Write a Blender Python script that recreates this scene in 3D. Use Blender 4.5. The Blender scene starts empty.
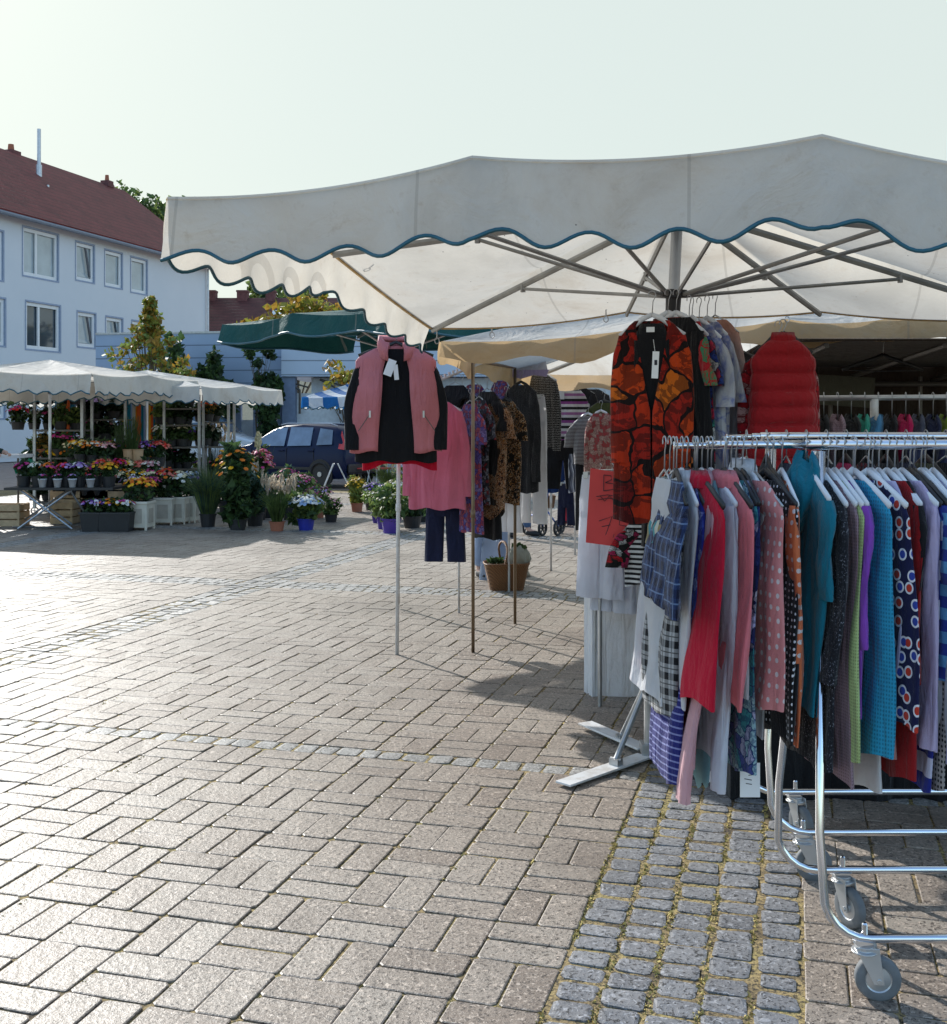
import bpy, math, random
from mathutils import Vector, Matrix, Euler, noise
R=math.radians; PI=math.pi; sin=math.sin; cos=math.cos
random.seed(7)
scene=bpy.context.scene; COL=scene.collection
F=1137.0; EYE=1.6
def P(x,y,Y): return Vector(((x-473.5)*Y/F, Y, EYE-(y-420)*Y/F))
def G(x,y):
    Y=EYE*F/(y-420.0); return Vector(((x-473.5)*Y/F, Y, 0))
def rnd(a,b): return random.uniform(a,b)
# ------------------------------------------------------------------ world, camera, sun
SUN_AZ=-33.5; SUN_EL=30.0
world=bpy.data.worlds.new("World"); scene.world=world; world.use_nodes=True
nt=world.node_tree; nt.nodes.clear()
out=nt.nodes.new('ShaderNodeOutputWorld'); bg=nt.nodes.new('ShaderNodeBackground')
sky=nt.nodes.new('ShaderNodeTexSky'); sky.sky_type='NISHITA'; sky.sun_disc=False
sky.sun_elevation=R(SUN_EL); sky.sun_rotation=R(SUN_AZ); sky.air_density=1.2; sky.dust_density=2.0; sky.ozone_density=1.6
bg.inputs['Strength'].default_value=0.15
tc=nt.nodes.new('ShaderNodeTexCoord'); sx=nt.nodes.new('ShaderNodeSeparateXYZ'); mr=nt.nodes.new('ShaderNodeMapRange')
mr.interpolation_type='SMOOTHSTEP'
mr.inputs['From Min'].default_value=-0.1; mr.inputs['From Max'].default_value=0.75; mr.inputs['To Max'].default_value=0.96; mr.inputs['To Min'].default_value=0.0
mx=nt.nodes.new('ShaderNodeMix'); mx.data_type='RGBA'
mx.inputs[7].default_value=(3.02,3.36,3.17,1)      # pale morning haze on the sun's side of the sky
nt.links.new(tc.outputs['Generated'],sx.inputs[0]); nt.links.new(sx.outputs['Y'],mr.inputs['Value'])
nt.links.new(mr.outputs[0],mx.inputs[0]); gm=nt.nodes.new('ShaderNodeVectorMath'); gm.operation='MULTIPLY'; gm.inputs[1].default_value=(1.25,1.33,1.34)   # clear blue half of the sky, away from the sun
nt.links.new(sky.outputs[0],gm.inputs[0]); nt.links.new(gm.outputs[0],mx.inputs[6]); nt.links.new(mx.outputs[2],bg.inputs['Color'])
nt.links.new(bg.outputs[0],out.inputs[0])
sl=bpy.data.lights.new('sun','SUN'); sl.energy=4.2; sl.angle=R(0.55); sl.color=(1,0.97,0.92)
so=bpy.data.objects.new('sun',sl); COL.objects.link(so)
sd=Vector((sin(R(SUN_AZ))*cos(R(SUN_EL)),cos(R(SUN_AZ))*cos(R(SUN_EL)),sin(R(SUN_EL))))
so.rotation_euler=(-sd).to_track_quat('-Z','Y').to_euler(); so.location=(-10,10,20)
cam=bpy.data.cameras.new('camera'); co=bpy.data.objects.new('camera',cam); COL.objects.link(co); scene.camera=co
co.location=(0,0,EYE); co.rotation_euler=(R(90),0,0)
cam.sensor_fit='HORIZONTAL'; cam.sensor_width=36; cam.lens=36*F/947; cam.shift_y=-92/947.0; cam.clip_end=600; cam.clip_start=0.05
scene.view_settings.view_transform='Standard'; scene.view_settings.look='None'; scene.view_settings.exposure=0.68; scene.view_settings.gamma=1
# ------------------------------------------------------------------ tags
def tag(o,label,cat,group=None):
    o['label']=label; o['category']=cat
    if group: o['group']=group
    return o
def empty(name,loc,rz=0,label=None,cat=None,group=None):
    o=bpy.data.objects.new(name,None); o.empty_display_size=0.1; COL.objects.link(o)
    o.location=loc; o.rotation_euler=(0,0,rz)
    if label:
        ws=label.split()
        if len(ws)>16:
            ws=ws[:16]
            while ws[-1] in('the','a','of','in','at','with','and','to','its','under','between','left','right','one','behind','two','red','white','on'): ws.pop()
        tag(o,' '.join(ws),cat,group)
    return o
def structure(o): o['kind']='structure'; return o
# ------------------------------------------------------------------ mesh builder
class MB:
    def __init__(s): s.v=[]; s.f=[]; s.m=[]
    def add(s,vs,fs,mi=0):
        n=len(s.v); s.v+= [tuple(v) for v in vs]; s.f+=[tuple(i+n for i in f) for f in fs]; s.m+=[mi]*len(fs)
    def box(s,c,size,rot=None,mi=0,taper=1.0):
        hx,hy,hz=size[0]/2,size[1]/2,size[2]/2; c=Vector(c)
        M=Euler(rot).to_matrix() if rot else Matrix.Identity(3)
        vs=[]
        for z in(-1,1):
            t=taper if z<0 else 1
            for x,y in((-1,-1),(1,-1),(1,1),(-1,1)): vs.append(c+M@Vector((x*hx*t,y*hy*t,z*hz)))
        s.add(vs,[(0,3,2,1),(4,5,6,7),(0,1,5,4),(1,2,6,5),(2,3,7,6),(3,0,4,7)],mi)
    def tube(s,pts,r,n=8,mi=0,cap=True,flat=1.0):
        pts=[Vector(p) for p in pts]; k=len(pts); rs=r if isinstance(r,(list,tuple)) else [r]*k
        up=None; rings=[]
        for i,p in enumerate(pts):
            d=(pts[min(i+1,k-1)]-pts[max(i-1,0)])
            if d.length<1e-9: d=Vector((0,0,1))
            d.normalize()
            if up is None: up=Vector((0,0,1)) if abs(d.z)<0.9 else Vector((0,1,0))
            a=d.cross(up)
            if a.length<1e-5: a=d.cross(Vector((1,0,0)))
            a.normalize(); b=a.cross(d).normalized(); up=b
            rings.append([p+(a*cos(2*PI*j/n)+b*sin(2*PI*j/n)*flat)*rs[i] for j in range(n)])
        vs=[v for rg in rings for v in rg]; fs=[]
        for i in range(k-1):
            for j in range(n): fs.append((i*n+j,i*n+(j+1)%n,(i+1)*n+(j+1)%n,(i+1)*n+j))
        if cap: fs.append(tuple(range(n))[::-1]); fs.append(tuple((k-1)*n+j for j in range(n)))
        s.add(vs,fs,mi)
    def lathe(s,prof,c=(0,0,0),n=20,mi=0,M=None,cap=True):
        c=Vector(c); vs=[]
        for (r,z) in prof:
            for j in range(n):
                v=Vector((r*cos(2*PI*j/n),r*sin(2*PI*j/n),z))
                if M: v=M@v
                vs.append(c+v)
        fs=[]
        for i in range(len(prof)-1):
            for j in range(n): fs.append((i*n+j,i*n+(j+1)%n,(i+1)*n+(j+1)%n,(i+1)*n+j))
        if cap: fs.append(tuple(range(n))[::-1]); fs.append(tuple((len(prof)-1)*n+j for j in range(n)))
        s.add(vs,fs,mi)
    def grid(s,rows,mi=0,closed=False):
        n=len(rows[0]); vs=[v for r in rows for v in r]; fs=[]
        for i in range(len(rows)-1):
            for j in range(n if closed else n-1): fs.append((i*n+j,i*n+(j+1)%n,(i+1)*n+(j+1)%n,(i+1)*n+j))
        s.add(vs,fs,mi)
    def prism(s,poly,y0,y1,mi=0):   # polygon in x,z extruded in y
        n=len(poly); vs=[(x,y0,z) for x,z in poly]+[(x,y1,z) for x,z in poly]
        fs=[tuple(range(n)),tuple(range(2*n-1,n-1,-1))]+[(i,i+n,(i+1)%n+n,(i+1)%n) for i in range(n)]
        s.add(vs,fs,mi)
    def leaves(s,c,rad,n,size,mi=0,aspect=1.8,shell=0.0,vert=0.0,nm=1):
        c=Vector(c)
        for _ in range(n):
            while True:
                d=Vector((rnd(-1,1),rnd(-1,1),rnd(-1,1)))
                if shell<d.length<=1: break
            p=c+Vector((d.x*rad[0],d.y*rad[1],d.z*rad[2]))
            a=Vector((rnd(-1,1),rnd(-1,1),rnd(-1,1)+vert*2)).normalized(); b=a.cross(Vector((rnd(-1,1),rnd(-1,1),rnd(-1,1)))).normalized()
            sz=size*rnd(.6,1.3); a*=sz*aspect*.5; b*=sz*.5
            s.add([p-a,p+b,p+a,p-b],[(0,1,2,3)],mi+random.randrange(nm))
    def build(s,name,mats,parent=None,smooth=False,loc=None,rot=None,bevel=0,autosm=None):
        me=bpy.data.meshes.new(name); me.from_pydata(s.v,[],s.f)
        if not isinstance(mats,(list,tuple)): mats=[mats]
        for m in mats: me.materials.append(m)
        if len(mats)>1: me.polygons.foreach_set('material_index',s.m)
        me.polygons.foreach_set('use_smooth',[smooth]*len(s.f)); me.update()
        o=bpy.data.objects.new(name,me); COL.objects.link(o)
        if parent: o.parent=parent
        if loc: o.location=loc
        if rot: o.rotation_euler=rot
        if bevel:
            b=o.modifiers.new('b','BEVEL'); b.width=bevel; b.segments=2; b.limit_method='ANGLE'; b.angle_limit=R(35)
        return o
def copy_tree(o,parent=None):
    c=o.copy(); COL.objects.link(c)
    if parent: c.parent=parent
    for ch in list(o.children): copy_tree(ch,c)
    return c
# ------------------------------------------------------------------ materials
def newmat(name):
    m=bpy.data.materials.new(name); m.use_nodes=True; n=m.node_tree; b=n.nodes['Principled BSDF']; return m,n,b
def N(n,t,**k):
    x=n.nodes.new(t)
    for a,v in k.items(): setattr(x,a,v)
    return x
def L(n,a,b): n.links.new(a,b)
def math_(n,op,a,b=None,c=None):
    x=N(n,'ShaderNodeMath',operation=op)
    for i,v in enumerate((a,b,c)):
        if v is None: continue
        if isinstance(v,(int,float)): x.inputs[i].default_value=v
        else: L(n,v,x.inputs[i])
    return x.outputs[0]
def mixc(n,f,a,b,mode='MIX'):
    x=N(n,'ShaderNodeMix',data_type='RGBA',blend_type=mode)
    if isinstance(f,(int,float)): x.inputs[0].default_value=f
    else: L(n,f,x.inputs[0])
    for i,v in ((6,a),(7,b)):
        if isinstance(v,tuple): x.inputs[i].default_value=(v[0],v[1],v[2],1)
        else: L(n,v,x.inputs[i])
    return x.outputs[2]
def ramp(n,f,cols,const=False,pos=None):
    r=N(n,'ShaderNodeValToRGB'); r.color_ramp.interpolation='CONSTANT' if const else 'LINEAR'
    e=r.color_ramp.elements; k=len(cols)
    while len(e)<k: e.new(0.5)
    for i,c in enumerate(cols):
        e[i].position=(pos[i] if pos else (i/k if const else i/max(1,k-1))); e[i].color=(c[0],c[1],c[2],1)
    L(n,f,r.inputs[0]); return r.outputs[0]
def ntex(n,vec,scale,detail=4,rough=.55,dist=0):
    t=N(n,'ShaderNodeTexNoise'); t.inputs['Scale'].default_value=scale; t.inputs['Detail'].default_value=detail; t.inputs['Roughness'].default_value=rough; t.inputs['Distortion'].default_value=dist
    L(n,vec,t.inputs['Vector']); return t.outputs['Fac'],t.outputs['Color']
def vor(n,vec,scale,rand=1.0,dim='2D'):
    t=N(n,'ShaderNodeTexVoronoi',voronoi_dimensions=dim); t.inputs['Scale'].default_value=scale; t.inputs['Randomness'].default_value=rand
    L(n,vec,t.inputs['Vector']); return t
def bump(n,b,h,strength=.3,dist=.01):
    x=N(n,'ShaderNodeBump'); x.inputs['Strength'].default_value=strength; x.inputs['Distance'].default_value=dist
    L(n,h,x.inputs['Height']); L(n,x.outputs[0],b.inputs['Normal'])
def plain(name,c,rough=.6,metal=0,var=.12,scale=8,bmp=0,bscale=60,spec=.5,dirt=None):
    m,n,b=newmat(name); b.inputs['Roughness'].default_value=rough; b.inputs['Metallic'].default_value=metal; b.inputs['Specular IOR Level'].default_value=spec
    t=N(n,'ShaderNodeTexCoord').outputs['Object']
    f,_=ntex(n,t,scale,5)
    lo=tuple(x*(1-var) for x in c); hi=tuple(min(1,x*(1+var)) for x in c)
    col=ramp(n,f,[lo,hi],pos=[.3,.7])
    if dirt:
        f2,_=ntex(n,t,dirt[1],6,.65); col=mixc(n,ramp(n,f2,[(0,0,0),(1,1,1)],pos=[.5,.72]),col,dirt[0])
    L(n,col,b.inputs['Base Color'])
    if bmp:
        g,_=ntex(n,t,bscale,4); bump(n,b,g,bmp,.005)
    return m
def emit(name,c,s):
    m,n,b=newmat(name); b.inputs['Emission Color'].default_value=(*c,1); b.inputs['Emission Strength'].default_value=s; return m
def translucent(m,n,b,col,fac):
    tr=N(n,'ShaderNodeBsdfTranslucent'); ms=N(n,'ShaderNodeMixShader'); ms.inputs[0].default_value=fac
    if isinstance(col,tuple): tr.inputs[0].default_value=(*col,1)
    else: L(n,col,tr.inputs[0])
    L(n,b.outputs[0],ms.inputs[1]); L(n,tr.outputs[0],ms.inputs[2]); L(n,ms.outputs[0],n.nodes['Material Output'].inputs[0])
def fabric(kind,cols,s=1.0,trans=.2,rough=.9,off=(0,0)):
    name='fabric_'+kind; m,n,b=newmat(name); b.inputs['Roughness'].default_value=rough; b.inputs['Specular IOR Level'].default_value=.25
    b.inputs['Sheen Weight'].default_value=.15
    t=N(n,'ShaderNodeTexCoord').outputs['Object']; sp=N(n,'ShaderNodeSeparateXYZ'); L(n,t,sp.inputs[0])
    XY=math_(n,'ADD',sp.outputs[0],sp.outputs[1])
    cb=N(n,'ShaderNodeCombineXYZ'); L(n,XY,cb.inputs[0]); L(n,sp.outputs[2],cb.inputs[1]); v2=cb.outputs[0]
    X,Z=XY,sp.outputs[2]
    c0=cols[0]
    if kind=='plain': col=mixc(n,0,c0,c0)
    elif kind=='knit':
        vt=vor(n,v2,110*s,.1); col=mixc(n,math_(n,'LESS_THAN',vt.outputs['Distance'],.3),c0,tuple(x*.6 for x in c0))
    elif kind=='stripes':
        fr=math_(n,'FRACT',math_(n,'MULTIPLY',Z,s)); col=ramp(n,fr,cols,True)
    elif kind=='vstripes':
        fr=math_(n,'FRACT',math_(n,'MULTIPLY',X,s)); col=ramp(n,fr,cols,True)
    elif kind=='dots':
        vt=vor(n,v2,s,.25); col=mixc(n,math_(n,'LESS_THAN',vt.outputs['Distance'],.2 if len(cols)<3 else cols[2][0]),c0,cols[1])
    elif kind=='rings':
        vt=vor(n,v2,s,.7); d=vt.outputs['Distance']
        cc=ramp(n,N(n,'ShaderNodeSeparateColor').outputs[0],[cols[1],cols[2]],True); sc=[q for q in n.nodes if q.bl_idname=='ShaderNodeSeparateColor'][0]; L(n,vt.outputs['Color'],sc.inputs[0])
        col=mixc(n,math_(n,'LESS_THAN',d,.36),c0,(.75,.75,.8)); col=mixc(n,math_(n,'LESS_THAN',d,.24),col,cc)
    elif kind=='plaid':
        a=math_(n,'FRACT',math_(n,'MULTIPLY',X,s)); q=math_(n,'FRACT',math_(n,'MULTIPLY',Z,s))
        f1=math_(n,'LESS_THAN',a,.45); f2=math_(n,'LESS_THAN',q,.45); g=math_(n,'MULTIPLY',math_(n,'ADD',f1,f2),.5)
        col=mixc(n,g,c0,cols[1])
        l1=math_(n,'LESS_THAN',math_(n,'ABSOLUTE',math_(n,'SUBTRACT',a,.72)),.04); l2=math_(n,'LESS_THAN',math_(n,'ABSOLUTE',math_(n,'SUBTRACT',q,.72)),.04)
        col=mixc(n,math_(n,'MULTIPLY',math_(n,'MAXIMUM',l1,l2),.75),col,cols[2])
    elif kind=='floral':
        _,nc=ntex(n,v2,7*s,3); w=mixc(n,.16/s,v2,nc,'ADD'); vt=vor(n,w,12*s,1); sc=N(n,'ShaderNodeSeparateColor'); L(n,vt.outputs['Color'],sc.inputs[0])
        col=ramp(n,sc.outputs[0],cols[1:],True); f,_=ntex(n,v2,22*s,4,.6,1.5)
        col=mixc(n,math_(n,'LESS_THAN',f,.5),col,mixc(n,.6,col,c0))
        vd=N(n,'ShaderNodeTexVoronoi',voronoi_dimensions='2D',feature='DISTANCE_TO_EDGE'); vd.inputs['Scale'].default_value=12*s; L(n,w,vd.inputs['Vector'])
        col=mixc(n,math_(n,'LESS_THAN',vd.outputs['Distance'],.05),col,c0)
    elif kind=='leopard':
        f,_=ntex(n,v2,34*s,4,.6,2.0); g,_=ntex(n,v2,5*s,2); col=ramp(n,f,cols,True,[0,.43,.49,.53,.58]); 
        col=mixc(n,math_(n,'GREATER_THAN',g,.6),col,c0)
    elif kind=='tiedye':
        f,_=ntex(n,v2,5*s,4,.6,1.5); col=ramp(n,f,cols,False,[.35+.3*i/(len(cols)-1) for i in range(len(cols))])
    elif kind=='tweed':
        f,_=ntex(n,v2,150*s,2,.8); a=ramp(n,f,cols,True,[0,.5,.62][:len(cols)]); br=math_(n,'FRACT',math_(n,'MULTIPLY',Z,9)); g,_=ntex(n,v2,9,3)
        col=mixc(n,math_(n,'MULTIPLY',math_(n,'GREATER_THAN',g,.52),.7),a,c0)
    elif kind=='gradient':
        mr_=N(n,'ShaderNodeMapRange'); L(n,Z,mr_.inputs[0]); mr_.inputs[1].default_value=off[0]; mr_.inputs[2].default_value=off[1]; col=ramp(n,mr_.outputs[0],cols)
    f,_=ntex(n,t,6,4); var=mixc(n,math_(n,'MULTIPLY',f,.35),col,(0,0,0))
    var=mixc(n,.17,var,col)
    L(n,var,b.inputs['Base Color'])
    vm=N(n,'ShaderNodeVectorMath',operation='MULTIPLY'); L(n,t,vm.inputs[0]); vm.inputs[1].default_value=(17,17,2.6)
    g,_=ntex(n,t,9,5,.6); g3,_=ntex(n,vm.outputs[0],1,3,.5,.8); wv,_=ntex(n,t,260,2); h=math_(n,'ADD',math_(n,'ADD',math_(n,'MULTIPLY',g,.7),g3),math_(n,'MULTIPLY',wv,.06)); bump(n,b,h,.75,.03)
    if trans: translucent(m,n,b,var,trans)
    return m
WHITE=(.74,.75,.78)
M={}
M['chrome']=plain('chrome',(.72,.74,.78),.16,1,.04)
M['steel']=plain('galvanised_steel',(.42,.43,.44),.42,.85,.15,14)
M['dark_steel']=plain('dark_steel',(.12,.11,.10),.5,.6,.2)
M['bronze']=plain('bronze_pole',(.20,.15,.10),.4,.7,.2)
M['white_metal']=plain('white_metal',(.62,.63,.64),.4,.1,.06,dirt=((.35,.30,.25),6))
M['alu']=plain('aluminium',(.50,.51,.52),.35,.7,.1)
M['black_plastic']=plain('black_plastic',(.015,.015,.017),.45)
M['white_plastic']=plain('white_plastic',(.66,.68,.72),.35,0,.04)
M['grey_rubber']=plain('grey_rubber',(.13,.14,.15),.7,0,.15,30)
M['black_rubber']=plain('black_rubber',(.02,.02,.022),.75)
M['gold_wood']=plain('yellow_tape',(.55,.36,.14),.6,0,.35,12)
M['paper']=plain('paper',(.78,.79,.80),.8,0,.03)
M['ink']=plain('ink',(.02,.02,.03),.7,0,.05)
M['redpaper']=plain('red_paper',(.62,.06,.06),.7,0,.05)
M['terracotta']=plain('terracotta',(.32,.11,.06),.8)
M['blackpot']=plain('black_pot',(.02,.02,.022),.5)
M['bluepot']=plain('blue_pot',(.02,.03,.30),.35)
M['purplepot']=plain('purple_pot',(.07,.03,.26),.4)
M['yellowpot']=plain('yellow_pot',(.70,.36,.01),.45)
M['whitecup']=plain('white_cup',(.6,.62,.66),.5)
M['cratewood']=plain('crate_wood',(.48,.34,.2),.75,0,.2,10)
M['cream']=plain('cream_plastic',(.62,.57,.47),.55,0,.08)
M['kraft']=plain('kraft_paper',(.42,.27,.15),.8,0,.15)
M['wicker']=None
M['skin']=plain('skin',(.55,.33,.25),.55,0,.05)
M['glass']=plain('dark_window_glass',(.05,.07,.09),.06,0,.2,1,spec=.9)
M['paleglass']=plain('curtained_window_glass',(.36,.42,.45),.12,0,.15,1.2,spec=.9)
def canvas(name,c,fac=.45,dirt=(.45,.38,.30)):
    m,n,b=newmat(name); b.inputs['Roughness'].default_value=.75; b.inputs['Specular IOR Level'].default_value=.2
    t=N(n,'ShaderNodeTexCoord').outputs['Object']; f,_=ntex(n,t,1.3,7,.62,.6); g,_=ntex(n,t,14,5,.7)
    col=ramp(n,f,[tuple(x*.78 for x in c),c],pos=[.35,.62]); col=mixc(n,ramp(n,f,[(0,0,0),(.6,.6,.6)],pos=[.52,.70]),col,dirt)
    col=mixc(n,ramp(n,g,[(0,0,0),(.45,.45,.45)],pos=[.58,.74]),col,dirt)
    vt=vor(n,t,9,1,'3D'); col=mixc(n,math_(n,'MULTIPLY',math_(n,'LESS_THAN',vt.outputs['Distance'],.035),.8),col,(.08,.07,.07))
    mp_=N(n,'ShaderNodeMapping'); mp_.inputs['Rotation'].default_value=(0,0,R(15.8)); L(n,t,mp_.inputs[0]); sp_x=N(n,'ShaderNodeSeparateXYZ'); L(n,mp_.outputs[0],sp_x.inputs[0])
    sm_=math_(n,'LESS_THAN',math_(n,'FRACT',math_(n,'MULTIPLY',math_(n,'ADD',sp_x.outputs[0],.35),1.04)),.012); col=mixc(n,math_(n,'MULTIPLY',sm_,.35),col,(.3,.28,.25))
    L(n,col,b.inputs['Base Color']); h,_=ntex(n,t,3.2,5,.55,1.2); wv,_=ntex(n,t,220,2); h2,_=ntex(n,t,11,6,.6,2.0); bump(n,b,math_(n,'ADD',math_(n,'ADD',h,math_(n,'MULTIPLY',h2,.10)),math_(n,'MULTIPLY',wv,.02)),.6,.06)
    translucent(m,n,b,col,fac); return m
M['dark_alu']=plain('weathered_aluminium',(.30,.30,.29),.45,.6,.2)
M['canvas']=canvas('cream_canvas',(.71,.68,.62),.42)
M['canvas2']=canvas('white_canvas',(.76,.75,.71),.5)
M['beige']=canvas('beige_canvas',(.64,.46,.26),.4)
M['greencanvas']=canvas('green_canvas',(.010,.075,.075),.04,(.02,.08,.07))
M['bluecanvas']=fabric('vstripes',[(.02,.16,.45),(.7,.75,.8)],2.2,.4)
M['piping']=plain('teal_piping',(.01,.09,.13),.5)
# paving
def paver(name,cols,spk,spks,rough):
    m,n,b=newmat(name); t=N(n,'ShaderNodeTexCoord').outputs['Object']
    at=N(n,'ShaderNodeAttribute',attribute_name='tone'); f,_=ntex(n,t,1.1,4)
    v=math_(n,'ADD',math_(n,'MULTIPLY',at.outputs['Fac'],.75),math_(n,'MULTIPLY',f,.25))
    col=ramp(n,v,cols)
    s1,_=ntex(n,t,spks,3,.7); col=mixc(n,ramp(n,s1,[(0,0,0),(1,1,1)],pos=[.54,.60]),col,spk); s3,_=ntex(n,t,spks*.8,2,.6,1); col=mixc(n,ramp(n,s3,[(1,1,1),(0,0,0)],pos=[.36,.42]),col,tuple(min(1,x*1.9) for x in cols[1]))
    s2,_=ntex(n,t,spks*.35,4,.7); col=mixc(n,ramp(n,s2,[(0,0,0),(.5,.5,.5)],pos=[.5,.75]),col,tuple(x*1.5 for x in cols[1]))
    big,_=ntex(n,t,.7,5,.6); col=mixc(n,ramp(n,big,[(0,0,0),(.6,.6,.6)],pos=[.5,.68]),col,tuple(x*.6 for x in cols[0]))
    L(n,col,b.inputs['Base Color']); b.inputs['Roughness'].default_value=rough; b.inputs['Specular IOR Level'].default_value=.5
    bump(n,b,math_(n,'ADD',s1,math_(n,'MULTIPLY',s2,1.5)),.55,.004); return m
M['brick']=paver('paving_brick',[(.155,.118,.092),(.22,.183,.15),(.285,.25,.21)],(.05,.04,.034),85,.50)
M['cobble']=paver('granite_cobble',[(.10,.102,.11),(.15,.152,.16),(.20,.202,.208)],(.018,.019,.022),70,.62)
M['cobble_pale']=paver('pale_granite_cobble',[(.15,.145,.14),(.215,.21,.20),(.28,.27,.255)],(.04,.04,.04),75,.55)
def jointmat():
    m,n,b=newmat('mossy_joint_sand'); t=N(n,'ShaderNodeTexCoord').outputs['Object']
    f,_=ntex(n,t,3,6,.65); g,_=ntex(n,t,60,4,.7)
    col=ramp(n,f,[(.07,.05,.03),(.34,.25,.11),(.30,.25,.08)],pos=[.36,.5,.68]); col=mixc(n,ramp(n,g,[(0,0,0),(1,1,1)],pos=[.45,.6]),col,(.03,.024,.016))
    L(n,col,b.inputs['Base Color']); b.inputs['Roughness'].default_value=.95; bump(n,b,g,.8,.01); return m
M['joint']=jointmat()
# ------------------------------------------------------------------ ground
TH=R(15.8); U=Vector((cos(TH),-sin(TH),0)); V=Vector((sin(TH),cos(TH),0))
def UV(a,b,z=0): return U*a+V*b+Vector((0,0,z))
mb=MB(); mb.add([(-300,-60,0),(300,-60,0),(300,500,0),(-300,500,0)],[(0,1,2,3)])
m,n,b=newmat('far_paving'); t=N(n,'ShaderNodeTexCoord').outputs['Object']; mp=N(n,'ShaderNodeMapping'); mp.inputs['Rotation'].default_value=(0,0,TH); L(n,t,mp.inputs[0])
bt=N(n,'ShaderNodeTexBrick'); bt.inputs['Scale'].default_value=1; bt.inputs['Brick Width'].default_value=.258; bt.inputs['Row Height'].default_value=.126; bt.inputs['Mortar Size'].default_value=.006
bt.inputs['Color1'].default_value=(.25,.17,.14,1); bt.inputs['Color2'].default_value=(.33,.25,.21,1); bt.inputs['Mortar'].default_value=(.10,.08,.04,1); L(n,mp.outputs[0],bt.inputs[0])
L(n,bt.outputs[0],b.inputs['Base Color']); b.inputs['Roughness'].default_value=.55
g0=structure(mb.build('ground',m,loc=(0,0,-.03)))
mb=MB(); mb.add([(-14,.3,0),(12,.3,0),(12,26,0),(-14,26,0)],[(0,1,2,3)]); structure(mb.build('paving_joints',M['joint'],loc=(0,0,-.0015)))
STRA=[(-9.95,-9.55),(-5.25,-4.83),(-.655,.02),(4.3,4.7)]
STRB=[(.3,.45),(5.04,5.17),(9.9,10.32),(14.9,15.3),(19.9,20.3)]
bricks=MB(); tones=[]; cob=MB(); ctones=[]; cob2=MB(); c2tones=[]
def vis(c): return -.62*c.y-1.2<c.x<.6*c.y+1.2 and .9<c.y<25
def slab(mbx,tl,a0,a1,b0,b1,gap,ht,round_=.0035,jit=.0028,tilt=.0016):
    c=UV((a0+a1)/2,(b0+b1)/2)
    if not vis(c): return
    j=lambda s=jit: rnd(-s,s)
    a0+=gap/2+j(); a1-=gap/2-j(); b0+=gap/2+j(); b1-=gap/2-j()
    tz=[rnd(-tilt,tilt) for _ in range(4)]; dz=rnd(-.0015,.0015)
    near=c.y<10
    q=[(a0,b0),(a1,b0),(a1,b1),(a0,b1)]; q=[(x+j(),y+j()) for x,y in q]
    cx,cy=(a0+a1)/2,(b0+b1)/2
    if near:   # eight sided outline with worn corners, chamfer, top
        cr=rnd(.006,.014); o=[]
        for k in range(4):
            p=Vector(q[k]); pa=Vector(q[k-1]); pn=Vector(q[(k+1)%4])
            o.append((p+(pa-p).normalized()*cr,k)); o.append((p+(pn-p).normalized()*cr,k))
        r0=[UV(p.x,p.y,-.02) for p,k in o]; r1=[UV(p.x,p.y,ht-.0018+tz[k]+dz) for p,k in o]; 
        r2=[UV(p.x+(cx-p.x)/max(abs(cx-p.x),.01)*round_,p.y+(cy-p.y)/max(abs(cy-p.y),.01)*round_,ht+tz[k]+dz) for p,k in o]
        vs=r0+r1+r2; fs=[(i,(i+1)%8,(i+1)%8+8,i+8) for i in range(8)]+[(i+8,(i+1)%8+8,(i+1)%8+16,i+16) for i in range(8)]+[tuple(range(16,24))]
    else:
        vs=[UV(x,y,-.02) for x,y in q]+[UV(x,y,ht+tz[k]+dz) for k,(x,y) in enumerate(q)]
        fs=[(i,(i+1)%4,(i+1)%4+4,i+4) for i in range(4)]+[(4,5,6,7)]
    mbx.add(vs,fs); tn=random.triangular(0,1,.5); tl+= [tn]*len(vs)
edgesA=[-16]+[x for s in STRA for x in s]+[10]; edgesB=[-2]+[x for s in STRB for x in s]+[26]
for i in range(0,len(edgesA),2):
    A0,A1=edgesA[i],edgesA[i+1]; na=max(1,round((A1-A0)/.2575)); wa=(A1-A0)/na
    for k in range(0,len(edgesB),2):
        B0,B1=edgesB[k],edgesB[k+1]; nb=max(1,round((B1-B0)/.2515)); wb=(B1-B0)/nb
        for ia in range(na):
            for ib in range(nb):
                a=A0+ia*wa; bb=B0+ib*wb
                if not vis(UV(a,bb)): continue
                if (ia+ib+(na if i==0 else 0))%2:
                    slab(bricks,tones,a,a+wa/2,bb,bb+wb,.0075,0.004); slab(bricks,tones,a+wa/2,a+wa,bb,bb+wb,.0075,0.004)
                else:
                    slab(bricks,tones,a,a+wa,bb,bb+wb/2,.0075,0.004); slab(bricks,tones,a,a+wa,bb+wb/2,bb+wb,.0075,0.004)
for (A0,A1) in STRA:
    nc=max(1,round((A1-A0)/.134)); wa=(A1-A0)/nc
    for ic in range(nc):
        bb=-1+rnd(0,.1)
        while bb<26:
            l=rnd(.092,.122); slab(*((cob,ctones) if A0==-.655 else (cob2,c2tones)),A0+ic*wa,A0+ic*wa+wa,bb,bb+l,.019,.003,.010,.007,.003); bb+=l
for (B0,B1) in STRB:
    nc=max(1,round((B1-B0)/.134)); wb=(B1-B0)/nc
    for ic in range(nc):
        for i in range(0,len(edgesA),2):
            a=edgesA[i]
            while a<edgesA[i+1]-.05:
                l=min(rnd(.095,.13),edgesA[i+1]-a); slab(cob2,c2tones,a,a+l,B0+ic*wb,B0+ic*wb+wb,.018,.003,.012,.004,.0025); a+=l
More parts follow.
